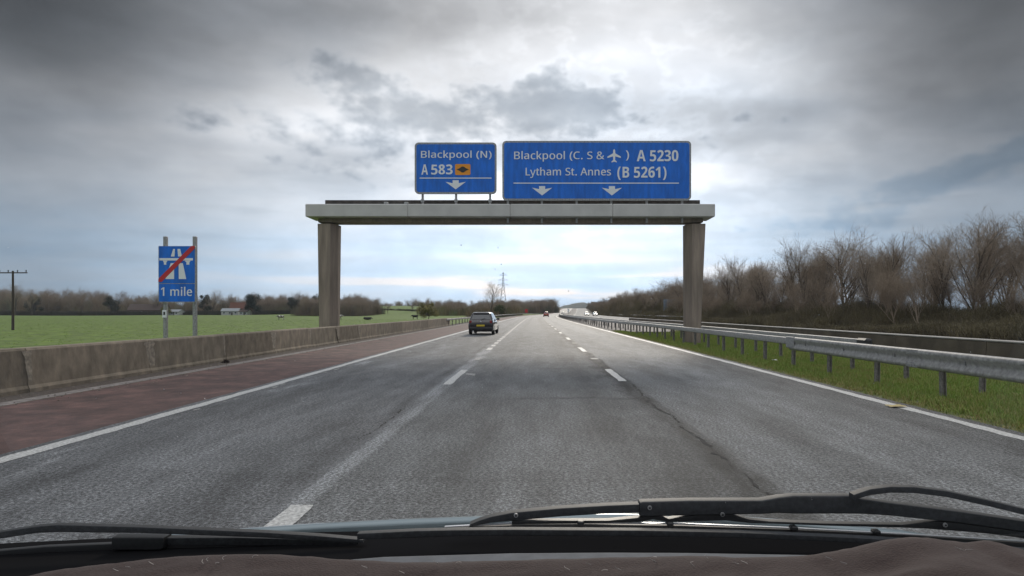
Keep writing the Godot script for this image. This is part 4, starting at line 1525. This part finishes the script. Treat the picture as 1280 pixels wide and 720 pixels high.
func mass(label: String, category: String, called: String, count: int, x0: float, x1: float, z0: float, z1: float, h0: float, h1: float, which: int, brush: ArrayMesh, col: Color) -> void:
	var places := []
	for i in count:
		var x := rng.randf_range(x0, x1)
		var z := rng.randf_range(z0, z1)
		var sc := rng.randf_range(h0, h1) / 9.0
		places.append(Transform3D(Basis(Vector3.UP, rng.randf() * TAU).scaled(Vector3(sc * 1.15, sc, sc * 1.15)), Vector3(x, ground_y(x, z), -z)))
	many(called, wood_meshes[which], M.twig, places, [], label, category)
	places = []
	var cols := []
	for i in count * 5:
		var x := rng.randf_range(x0, x1)
		var z := rng.randf_range(z0, z1)
		var h := rng.randf_range(h0, h1) * rng.randf_range(0.45, 0.72)
		places.append(Transform3D(Basis(Vector3.UP, rng.randf() * TAU).scaled(Vector3(2.6, h, 2.6)), Vector3(x, ground_y(x, z) - 0.2, -z)))
		var sh := rng.randf_range(0.65, 1.25)
		sh *= 1.2
		var leaf := 0.25 * pow(rng.randf(), 4.0)   # here and there ivy and gorse
		cols.append(Color(col.r * sh * (1.0 - leaf), col.g * sh * (1.0 + 0.6 * leaf), col.b * sh))
	many("undergrowth", brush, M.brush, places, cols, "undergrowth within the " + label, "undergrowth")

func ground_y(x: float, d: float) -> float:
	var off := x - xc(d)
	if absf(off) < 24.0: return rise(d)
	return rise(d) + field_h(off, d)

func build_left_country() -> void:
	rng.seed = 31
	var bm := brush_mesh(72, 120, 90)
	var brown := Color(0.21, 0.155, 0.10)
	# woods that read as one mass each
	mass("bare wood on the far left skyline", "woodland", "woodland", 80, -480.0, -330.0, 440.0, 500.0, 15.0, 24.0, 1, bm, brown)
	mass("bare wood behind the houses and the blue motorway sign", "woodland", "woodland", 100, -335.0, -185.0, 440.0, 520.0, 12.0, 19.0, 2, bm, brown)
	mass("brown copse showing beside the left gantry column", "woodland", "woodland", 60, -134.0, -96.0, 340.0, 400.0, 9.0, 13.0, 3, bm, Color(0.19, 0.145, 0.10))
	mass("tree belt between the blue sign and the left gantry column", "woodland", "woodland", 50, -205.0, -130.0, 430.0, 480.0, 11.0, 15.0, 4, bm, Color(0.16, 0.13, 0.08))
	mass("wooded rise on the left where the road vanishes", "woodland", "woodland", 170, -42.0, 22.0, 520.0, 680.0, 8.0, 15.0, 5, bm, Color(0.20, 0.145, 0.095))
	mass("roadside wood left of the far red car", "woodland", "woodland", 60, -30.0, -9.0, 280.0, 420.0, 6.0, 9.5, 0, bm, Color(0.21, 0.155, 0.085))
	mass("scrubby wood behind the hatchback", "woodland", "woodland", 45, -62.0, -24.0, 330.0, 430.0, 7.0, 11.0, 1, bm, Color(0.19, 0.155, 0.075))
	mass("thin belt of trees beyond the green hill", "woodland", "woodland", 40, -190.0, -90.0, 700.0, 760.0, 12.0, 17.0, 2, bm, Color(0.15, 0.145, 0.09))
	# field hedge
	var places := []
	var cols := []
	for i in 1500:
		var x := rng.randf_range(-470.0, -110.0)
		var z := 418.0 + rng.randf_range(-2.0, 2.0) + x * 0.02
		var h := rng.randf_range(2.2, 3.8)
		places.append(Transform3D(Basis(Vector3.UP, rng.randf() * TAU).scaled(Vector3(1.8, h, 1.8)), Vector3(x, ground_y(x, z) - 0.2, -z)))
		var sh := rng.randf_range(0.7, 1.2)
		cols.append(Color(0.075 * sh, 0.068 * sh, 0.045 * sh))
	many("field_hedge", bm, M.brush, places, cols, "dark hedge along the far edge of the green field", "hedge")
	places = []; cols = []
	for i in 260:
		var x := rng.randf_range(-150.0, -62.0)
		var z := 470.0 + rng.randf_range(-1.5, 1.5) + 0.1 * x
		places.append(Transform3D(Basis(Vector3.UP, rng.randf() * TAU).scaled(Vector3(1.6, rng.randf_range(1.0, 2.0), 1.6)), Vector3(x, ground_y(x, z) - 0.2, -z)))
		cols.append(Color(0.11, 0.10, 0.05) * rng.randf_range(0.7, 1.2))
	many("field_hedge", bm, M.brush, places, cols, "low hedge crossing the green hill", "hedge")
	# single trees one can tell apart
	var tall: Node3D = make_tree("bare_tree", "tall pale bare tree standing alone above the hatchback", 501, 18.0, [13, 9, 7, 0], 0.75, M.pale_twig, 0.35)
	tall.position = Vector3(-19.6, -0.4, -275.0)
	var list := [
		[-40.0, 345.0, 1.0, "bare tree just right of the tall pale tree, under the pylon"],
		[-66.0, 420.0, 1.25, "round-crowned parkland tree left of the hatchback's roof"],
		[-76.0, 430.0, 1.15, "parkland tree second to the left of the hatchback"],
		[-88.0, 440.0, 1.35, "tallest parkland tree on the slope between bush and hatchback"],
		[-96.0, 400.0, 0.9, "small bare tree just right of the round bush"],
		[-112.0, 640.0, 1.5, "lone tree on top of the green hill, nearest the bush"],
		[-128.0, 660.0, 1.3, "tree on the crest of the green hill, in the middle"],
		[-146.0, 660.0, 1.35, "tree on the crest of the green hill, nearest the copse"],
		[-158.0, 660.0, 1.1, "small tree at the left foot of the green hill's crest"],
		[-330.0, 400.0, 2.3, "bare tree on the skyline right of the telegraph pole"],
		[-345.0, 405.0, 2.7, "tallest bare tree beside the telegraph pole"],
		[-262.0, 425.0, 2.1, "wide bare tree left of the blue motorway sign"],
		[-225.0, 425.0, 2.2, "bare tree just right of the blue motorway sign"],
		[8.0, 560.0, 1.4, "bare tree at the right end of the wooded rise"]]
	for q: Array in list:
		var x: float = q[0]
		dup(protos[rng.randi() % 6], Vector3(x, ground_y(x, q[1]), -float(q[1])), rng.randf() * TAU, Vector3(1.2, 1, 1.2) * float(q[2]), q[3])
	var bush := leafy("bush", "round olive bush standing by the end of the concrete wall", 61, 6.0, 3.4, 5200, Color(0.24, 0.21, 0.085), 0.26, 0.12)
	bush.position = Vector3(-30.2, ground_y(-30.2, 175.0) - 0.2, -175.0)
	bush.scale = Vector3(1.05, 0.85, 1.05)
	bush.set_meta("category", "bush")
	var ev := leafy("evergreen_tree", "dark evergreen tree beside the white farm buildings", 62, 14.0, 7.6, 6500, Color(0.022, 0.03, 0.018), 0.5, 0.3)
	ev.position = Vector3(-185.0, ground_y(-185.0, 398.0), -398.0)
	var ev2 := leafy("evergreen_tree", "dark evergreen tree half hidden by the left gantry column", 63, 8.0, 5.0, 4200, Color(0.028, 0.034, 0.02), 0.45, 0.3)
	ev2.position = Vector3(-110.0, ground_y(-110.0, 330.0), -330.0)
	for q: Array in [[-300.0, 432.0, 71, 15.0, 7.0, "dark rounded tree in the wood left of the brown-roofed house"], [-352.0, 428.0, 72, 13.0, 6.5, "dark rounded tree under the bare crowns near the telegraph pole"], [-236.0, 436.0, 73, 14.0, 6.0, "dark rounded tree behind the blue motorway sign"], [-150.0, 426.0, 74, 13.0, 7.0, "dark olive tree left of the left gantry column"], [-170.0, 432.0, 75, 11.0, 6.0, "smaller dark olive tree between farm buildings and gantry column"]]:
		var dk := leafy("evergreen_tree", q[5], q[2], q[3], q[4], 3200, Color(0.045, 0.046, 0.026), 0.6, 0.3)
		dk.position = Vector3(q[0], ground_y(q[0], q[1]), -float(q[1]))
	var sm := leafy("bush", "small yellow-green bush under the blue motorway sign", 64, 6.0, 3.6, 2200, Color(0.16, 0.15, 0.04), 0.4, 0.15)
	sm.position = Vector3(-245.0, ground_y(-245.0, 405.0), -405.0)
	sm.set_meta("category", "bush")
	for q: Array in [[-60.0, 330.0, 65, "dark green shrub at the foot of the parkland trees"], [-14.5, 262.0, 66, "low green shrub at the roadside behind the hatchback"]]:
		var b := leafy("bush", q[3], q[2], 4.5, 3.0, 2400, Color(0.075, 0.085, 0.03), 0.3, 0.1)
		b.position = Vector3(q[0], ground_y(q[0], q[1]), -float(q[1]))
		b.set_meta("category", "bush")
	# scattered buildings at the far side of the field
	house("long brown-roofed house among the trees left of the blue motorway sign", Vector3(-268, ground_y(-268, 424), -424), 0.15, 24.0, 9.0, 3.6, 7.5, M.brick, M.roof_brown, 7)
	house("low pale building with a light roof behind the blue sign's posts", Vector3(-242, ground_y(-242, 410), -410), -0.1, 10.0, 6.0, 2.4, 3.6, M.render_white, M.sign_grey, 3, false)
	house("red-roofed house just right of the blue motorway sign", Vector3(-204, ground_y(-204, 424), -424), 0.3, 13.0, 8.0, 4.4, 8.6, M.brick, M.roof_red, 4)
	house("white farm building beside the dark evergreen, the wider of two", Vector3(-201, ground_y(-201, 404), -404), 0.2, 10.5, 6.0, 2.8, 4.4, M.render_white, M.sign_grey, 3, false)
	house("small white farm building next to the dark evergreen", Vector3(-190.5, ground_y(-190.5, 402), -402), -0.15, 6.0, 5.0, 2.4, 3.6, M.render_white, M.roof_brown, 2, false)
	# cattle
	var pied := mat(Color.WHITE, 0.8, 0.0, noise_tex(0.008, 0.0, 1.0, 256, 2, 81), 0.5)
	var ramp := Gradient.new()
	ramp.set_color(0, Color(0.04, 0.035, 0.03)); ramp.set_color(1, Color(0.85, 0.83, 0.78))
	ramp.add_point(0.48, Color(0.04, 0.035, 0.03)); ramp.add_point(0.52, Color(0.85, 0.83, 0.78))
	(pied.albedo_texture as NoiseTexture2D).color_ramp = ramp
	pied.uv1_world_triplanar = false
	var black := mat(lin(0.02, 0.018, 0.016), 0.8)
	make_cow("black and white cow standing just right of the left gantry column", Vector3(-54.5, ground_y(-54.5, 170), -170), 0.2, false, pied)
	make_cow("black cow lying in the grass, nearest of the herd to the bush", Vector3(-46.5, ground_y(-46.5, 170), -170), 0.1, true, black)
	make_cow("black cow standing left of the round olive bush", Vector3(-39.0, ground_y(-39.0, 200), -200), 2.9, false, black)
	make_cow("black and white cow standing left of the left gantry column", Vector3(-74.0, ground_y(-74.0, 178), -178), 3.0, false, pied)

func build_cars() -> void:
	var hatch := make_car("hatchback_car", "dark plum hatchback with yellow rear plate in the left lane", car_paint(lin(0.014, 0.010, 0.012)), true)
	hatch.transform = Transform3D(Basis(Vector3.UP, -0.035), W(-3.32, 40.8, 0.005))
	var red := make_car("hatchback_car", "small red car far ahead in the right-hand lanes", car_paint(lin(0.32, 0.02, 0.02)), true)
	red.position = W(2.4, 186.0, 0.005)
	var tiny := make_car("hatchback_car", "tiny pale car farthest ahead on the near carriageway", car_paint(lin(0.45, 0.45, 0.45)), true)
	tiny.position = W(4.0, 420.0, 0.005)
	var glow := mat(lin(0.9, 0.9, 0.88), 0.2)
	glow.emission_enabled = true
	glow.emission = Color(1.0, 0.97, 0.90)
	glow.emission_energy_multiplier = 4.0
	for q: Array in [[17.6, 245.0, 0.5, "oncoming pale car with lit headlights, left of two"], [20.3, 232.0, 0.62, "oncoming white car with lit headlights, right of two"]]:
		var c := make_car("oncoming_car", q[3], car_paint(lin(q[2], q[2], q[2])), false)
		c.transform = Transform3D(Basis(Vector3.UP, PI), W(q[0], q[1], 0.005))
		for ch in c.get_children():
			if String(ch.name).begins_with("headlight"): (ch as MeshInstance3D).material_override = glow

# ------------------------------------------------------------------ the car we sit in
func ribbon(pts: Array, thick: float, depth: float) -> Shape:
	# an upright bar along pts (Vector3: x, y, z), each with its own height in «thick» or the entry's fourth value
	var s := Shape.new()
	var rows := []
	for q: Array in pts:
		var p := Vector3(q[0], q[1], q[2])
		var t: float = (q[3] if q.size() > 3 else thick) * 0.46
		var e := minf(t * 0.18, depth * 0.12)
		rows.append([p + Vector3(0, -t, depth / 2 - e), p + Vector3(0, -t + e, depth / 2), p + Vector3(0, t - e, depth / 2), p + Vector3(0, t, depth / 2 - e), p + Vector3(0, t, -depth / 2 + e), p + Vector3(0, t - e, -depth / 2), p + Vector3(0, -t + e, -depth / 2), p + Vector3(0, -t, -depth / 2 + e)])
	s.sheet(rows, true)
	for e: int in [0, rows.size() - 1]:
		for i in range(1, 7):
			if e == 0: s.tri(rows[e][0], rows[e][i + 1], rows[e][i])
			else: s.tri(rows[e][0], rows[e][i], rows[e][i + 1])
	return s

func build_own_car() -> void:
	var car := thing("own_car", "dark car that the view is taken from, wipers and bonnet edge along the bottom", "car")
	var lip := [Vector2(-0.963, 1.0500), Vector2(-0.922, 1.0555), Vector2(-0.714, 1.0804), Vector2(-0.531, 1.0928), Vector2(-0.369, 1.1039), Vector2(-0.231, 1.1108), Vector2(-0.086, 1.1163), Vector2(0.128, 1.1205), Vector2(0.322, 1.1177), Vector2(0.460, 1.1080), Vector2(0.640, 1.0914), Vector2(0.861, 1.0555)]
	var bon := Shape.new()
	var rows := []
	for q: Array in [[1.042, -0.030], [1.045, -0.008], [1.05, -0.001], [1.056, 0.0], [1.075, -0.012], [1.30, -0.13], [1.7, -0.30], [2.1, -0.52], [2.25, -0.75]]:
		var row := []
		for p: Vector2 in lip: row.append(Vector3(p.x * lerpf(1.0, 0.9, clampf(float(q[0]) - 1.05, 0, 1)), p.y + float(q[1]), -float(q[0])))
		rows.append(row)
	bon.sheet(rows)
	part("bonnet", bon, M.bonnet, car)
	var cowl := Shape.new()
	rows = []
	for q: Array in [[1.040, -0.024], [0.99, 0.004], [0.95, 0.010], [0.88, 0.014], [0.80, 0.024], [0.77, 0.018], [0.765, -0.08]]:
		var row := []
		for p: Vector2 in lip: row.append(Vector3(p.x * 0.96, lerpf(p.y, 1.11, 0.6) + float(q[1]), -float(q[0])))
		rows.append(row)
	cowl.sheet(rows)
	part("cowl_panel", cowl, M.cowl, car)
	var back := [Vector2(-0.717, 1.1295), Vector2(-0.658, 1.1424), Vector2(-0.461, 1.1582), Vector2(-0.234, 1.1651), Vector2(-0.185, 1.1690), Vector2(-0.027, 1.1735), Vector2(0.092, 1.1744), Vector2(0.190, 1.1739), Vector2(0.358, 1.1710), Vector2(0.477, 1.1641), Vector2(0.625, 1.1483)]
	var dash := Shape.new()
	rows = []
	for q: Array in [[0.762, -0.09], [0.76, -0.012], [0.752, -0.002], [0.745, 0.0], [0.66, 0.004], [0.50, -0.01], [0.40, -0.06], [0.36, -0.30]]:
		var row := []
		for p: Vector2 in back: row.append(Vector3(p.x, p.y + float(q[1]), -float(q[0])))
		rows.append(row)
	dash.sheet(rows)
	part("dashboard", dash, M.dash, car)
	var glass := Shape.new()
	glass.quad(Vector3(-0.80, 1.135, -0.90), Vector3(0.80, 1.135, -0.90), Vector3(0.66, 1.66, -0.05), Vector3(-0.66, 1.66, -0.05))
	part("windscreen", glass, M.glass, car)
	rng.seed = 404
	var sp := Shape.new()
	for k in 70:   # dried splashes and dust on the glass
		var t := rng.randf_range(0.12, 0.72)
		var c := Vector3(rng.randf_range(-0.45, 0.45) * (1.1 - t * 0.7), lerpf(1.135, 1.66, t) - 0.0008, lerpf(-0.90, -0.05, t) + 0.0008)
		var r := rng.randf_range(0.0002, 0.00055) * (1.2 - t * 0.6)
		var ux := Vector3(1, 0, 0).rotated(Vector3(0, 0.85, 0.52).normalized(), rng.randf() * TAU) * r
		var uy := Vector3(0, 0.52, 0.85) * r * rng.randf_range(0.8, 2.2)
		sp.quad(c - ux - uy, c + ux - uy * 0.7, c + ux * 0.8 + uy, c - ux * 0.9 + uy * 0.8)
	part("dust_specks", sp, M.speck, car).set_meta("kind", "stuff")
	var rw := part("wiper", ribbon([[-0.094, 1.1562, -0.900, 0.0036], [-0.079, 1.1609, -0.900, 0.0071], [-0.062, 1.1651, -0.900, 0.0095], [-0.032, 1.1692, -0.900, 0.0130], [0.039, 1.1757, -0.900, 0.0130], [0.110, 1.1799, -0.900, 0.0130], [0.155, 1.1816, -0.900, 0.0130]], 0.01, 0.016), M.wiper, car)
	part("blade_carrier", ribbon([[0.156, 1.1805, -0.898, 0.0225], [0.160, 1.1811, -0.898, 0.0236], [0.228, 1.1829, -0.898, 0.0236], [0.334, 1.1841, -0.898, 0.0213], [0.360, 1.1870, -0.898, 0.0248], [0.382, 1.1876, -0.898, 0.0284], [0.464, 1.1876, -0.898, 0.0284], [0.482, 1.1852, -0.898, 0.0236], [0.523, 1.1811, -0.898, 0.0201], [0.630, 1.1687, -0.898, 0.0177], [0.736, 1.1533, -0.898, 0.0165]], 0.01, 0.018), M.wiper, rw)
	part("yoke", ribbon([[-0.032, 1.1601, -0.899, 0.0047], [0.039, 1.1613, -0.899, 0.0047], [0.110, 1.1619, -0.899, 0.0035], [0.157, 1.1648, -0.899, 0.0071], [0.175, 1.1695, -0.899, 0.0095], [0.199, 1.1636, -0.899, 0.0047], [0.240, 1.1672, -0.899, 0.0106], [0.282, 1.1695, -0.899, 0.0130], [0.317, 1.1624, -0.899, 0.0059], [0.347, 1.1607, -0.899, 0.0035], [0.429, 1.1577, -0.899, 0.0035], [0.542, 1.1553, -0.899, 0.0047], [0.577, 1.1565, -0.899, 0.0106], [0.613, 1.1553, -0.899, 0.0142], [0.666, 1.1494, -0.899, 0.0106], [0.737, 1.1400, -0.899, 0.0106]], 0.01, 0.012), M.black_plastic, rw)
	part("blade", ribbon([[-0.127, 1.1491, -0.900, 0.0059], [-0.032, 1.1532, -0.900, 0.0059], [0.086, 1.1544, -0.900, 0.0059], [0.217, 1.1526, -0.900, 0.0059], [0.383, 1.1467, -0.900, 0.0059], [0.548, 1.1384, -0.900, 0.0059], [0.738, 1.1254, -0.900, 0.0071]], 0.01, 0.010), M.rubber, rw)
	part("metal_spline", ribbon([[-0.131, 1.1535, -0.896, 0.0020], [-0.032, 1.1588, -0.896, 0.0020], [0.086, 1.1599, -0.896, 0.0020], [0.216, 1.1582, -0.896, 0.0020], [0.381, 1.1517, -0.896, 0.0020], [0.546, 1.1428, -0.896, 0.0019], [0.734, 1.1316, -0.896, 0.0018]], 0.01, 0.004), M.bright_metal, rw)
	clip(rw, Vector3(0.069, 1.1606, -0.894))
	clip(rw, Vector3(0.200, 1.1595, -0.894))
	clip(rw, Vector3(0.382, 1.1530, -0.894))
	clip(rw, Vector3(0.503, 1.1471, -0.894))
	rivet(rw, Vector3(-0.0257, 1.1732, -0.888))
	rivet(rw, Vector3(0.1694, 1.1843, -0.888))
	rivet(rw, Vector3(0.2757, 1.1744, -0.888))
	rivet(rw, Vector3(0.6006, 1.1592, -0.888))
	part("wiper_arm", ribbon([[0.460, 1.2037, -0.880, 0.0081], [0.484, 1.2112, -0.880, 0.0093], [0.513, 1.2147, -0.880, 0.0093], [0.548, 1.2141, -0.880, 0.0093], [0.594, 1.2083, -0.880, 0.0093], [0.652, 1.1956, -0.880, 0.0093], [0.733, 1.1759, -0.880, 0.0093]], 0.01, 0.014), M.wiper, car)
	var lw := part("wiper", ribbon([[-0.556, 1.1250, -0.920, 0.0121], [-0.444, 1.1250, -0.920, 0.0133], [-0.347, 1.1238, -0.920, 0.0109], [-0.263, 1.1226, -0.920, 0.0073]], 0.01, 0.014), M.wiper, car)
	part("blade", ribbon([[-0.832, 1.1020, -0.920, 0.0133], [-0.735, 1.1105, -0.920, 0.0133], [-0.638, 1.1153, -0.920, 0.0121], [-0.553, 1.1165, -0.920, 0.0097], [-0.444, 1.1177, -0.920, 0.0097], [-0.275, 1.1177, -0.920, 0.0073]], 0.01, 0.010), M.rubber, lw)
	part("blade_carrier", ribbon([[-0.628, 1.1257, -0.915, 0.0181], [-0.622, 1.1245, -0.915, 0.0205], [-0.557, 1.1245, -0.915, 0.0205], [-0.551, 1.1257, -0.915, 0.0169]], 0.01, 0.020), M.black_plastic, lw)
	part("wiper_arm", ribbon([[-0.814, 1.1372, -0.900, 0.0107], [-0.766, 1.1443, -0.900, 0.0107], [-0.731, 1.1497, -0.900, 0.0107], [-0.701, 1.1514, -0.900, 0.0118], [-0.577, 1.1491, -0.900, 0.0095], [-0.399, 1.1420, -0.900, 0.0083], [-0.316, 1.1372, -0.900, 0.0071], [-0.251, 1.1325, -0.900, 0.0047]], 0.01, 0.012), M.wiper, car)
	part("glass_seal", ribbon([[-0.242, 1.1616, -0.840, 0.0088], [-0.162, 1.1649, -0.840, 0.0099], [-0.107, 1.1666, -0.840, 0.0088], [-0.030, 1.1672, -0.840, 0.0088], [0.147, 1.1661, -0.840, 0.0088], [0.280, 1.1638, -0.840, 0.0077], [0.434, 1.1572, -0.840, 0.0077], [0.567, 1.1495, -0.840, 0.0077], [0.689, 1.1384, -0.840, 0.0077]], 0.01, 0.012), M.wiper, car)
	var ridge := [Vector2(-0.593, 1.1804), Vector2(-0.544, 1.1926), Vector2(-0.507, 1.2024), Vector2(-0.463, 1.2089), Vector2(-0.422, 1.2134), Vector2(-0.381, 1.2175), Vector2(-0.324, 1.2208), Vector2(-0.275, 1.2212), Vector2(-0.230, 1.2183), Vector2(-0.193, 1.2155), Vector2(-0.136, 1.2126), Vector2(-0.079, 1.2134), Vector2(-0.022, 1.2147), Vector2(0.027, 1.2163), Vector2(0.092, 1.2179), Vector2(0.157, 1.2191), Vector2(0.223, 1.2179), Vector2(0.272, 1.2187), Vector2(0.296, 1.2216), Vector2(0.321, 1.2261), Vector2(0.353, 1.2334), Vector2(0.378, 1.2379), Vector2(0.402, 1.2387), Vector2(0.427, 1.2359), Vector2(0.447, 1.2334), Vector2(0.467, 1.2355), Vector2(0.488, 1.2310), Vector2(0.516, 1.2220)]
	var fl := Shape.new()
	var fn := FastNoiseLite.new()
	fn.seed = 17; fn.frequency = 1.0; fn.fractal_octaves = 3
	rows = []
	for q: Array in [[0.70, -0.07], [0.665, -0.030], [0.645, -0.010], [0.630, -0.002], [0.62, 0.0], [0.61, -0.0005], [0.60, -0.001], [0.59, -0.002], [0.58, -0.002], [0.57, -0.001], [0.56, 0.0], [0.55, 0.001], [0.54, 0.001], [0.52, 0.0], [0.49, -0.005], [0.45, -0.02], [0.41, -0.06], [0.39, -0.16]]:
		var row := []
		for k in ridge.size() * 4 - 3:
			var f := k / 4.0
			var i := mini(int(f), ridge.size() - 2)
			var p: Vector2 = (ridge[i] as Vector2).cubic_interpolate(ridge[i + 1], ridge[maxi(i - 1, 0)], ridge[mini(i + 2, ridge.size() - 1)], f - i)
			var zz: float = q[0]
			var fold := 0.0045 * fn.get_noise_2d(p.x * 7.0, zz * 34.0) * smoothstep(0.625, 0.58, zz) + 0.0012 * fn.get_noise_2d(p.x * 40.0, zz * 60.0)
			row.append(Vector3(p.x * lerpf(1.0, 0.98, absf(zz - 0.62)), p.y + float(q[1]) + fold, -zz))
		rows.append(row)
	fl.sheet(rows)
	var cloth := solo("fleece_blanket", fl, M.fleece, "brown fleece blanket rumpled over the dashboard", "blanket")
	var lint := Shape.new()
	for k in 26:
		var x := rng.randf_range(-0.42, 0.42)
		var i := 0
		while i < ridge.size() - 2 and ridge[i + 1].x < x: i += 1
		var y := lerpf(ridge[i].y, ridge[i + 1].y, clampf((x - ridge[i].x) / (ridge[i + 1].x - ridge[i].x), 0, 1))
		var z := rng.randf_range(0.585, 0.62)
		var pts := []
		var a := rng.randf() * TAU
		for j in 5:
			a += rng.randf_range(0.2, 0.9)
			pts.append(Vector3(x + cos(a) * 0.003 * j * 0.5, y + 0.002 + 0.0006 * j, -z + sin(a) * 0.003))
		lint.tube(pts, [0.0003, 0.0004, 0.0004, 0.0004, 0.0002], 3)
	part("lint", lint, M.lint, cloth).set_meta("kind", "stuff")

func clip(parent: Node, at: Vector3) -> void:
	var s := Shape.new()
	s.box(at, Vector3(0.010, 0.006, 0.012), 0.0015)
	part("clip", s, M.black_plastic, parent)

func rivet(parent: Node, at: Vector3) -> void:
	var s := Shape.new()
	s.tube([at, at + Vector3(0, 0, 0.002)], [0.0033, 0.003], 12)
	part("rivet", s, M.post_steel, parent)
	var t := Shape.new()
	t.tube([at + Vector3(0, 0, 0.001), at + Vector3(0, 0, 0.0026)], [0.0017, 0.0015], 10)
	part("rivet", t, M.rubber, parent)
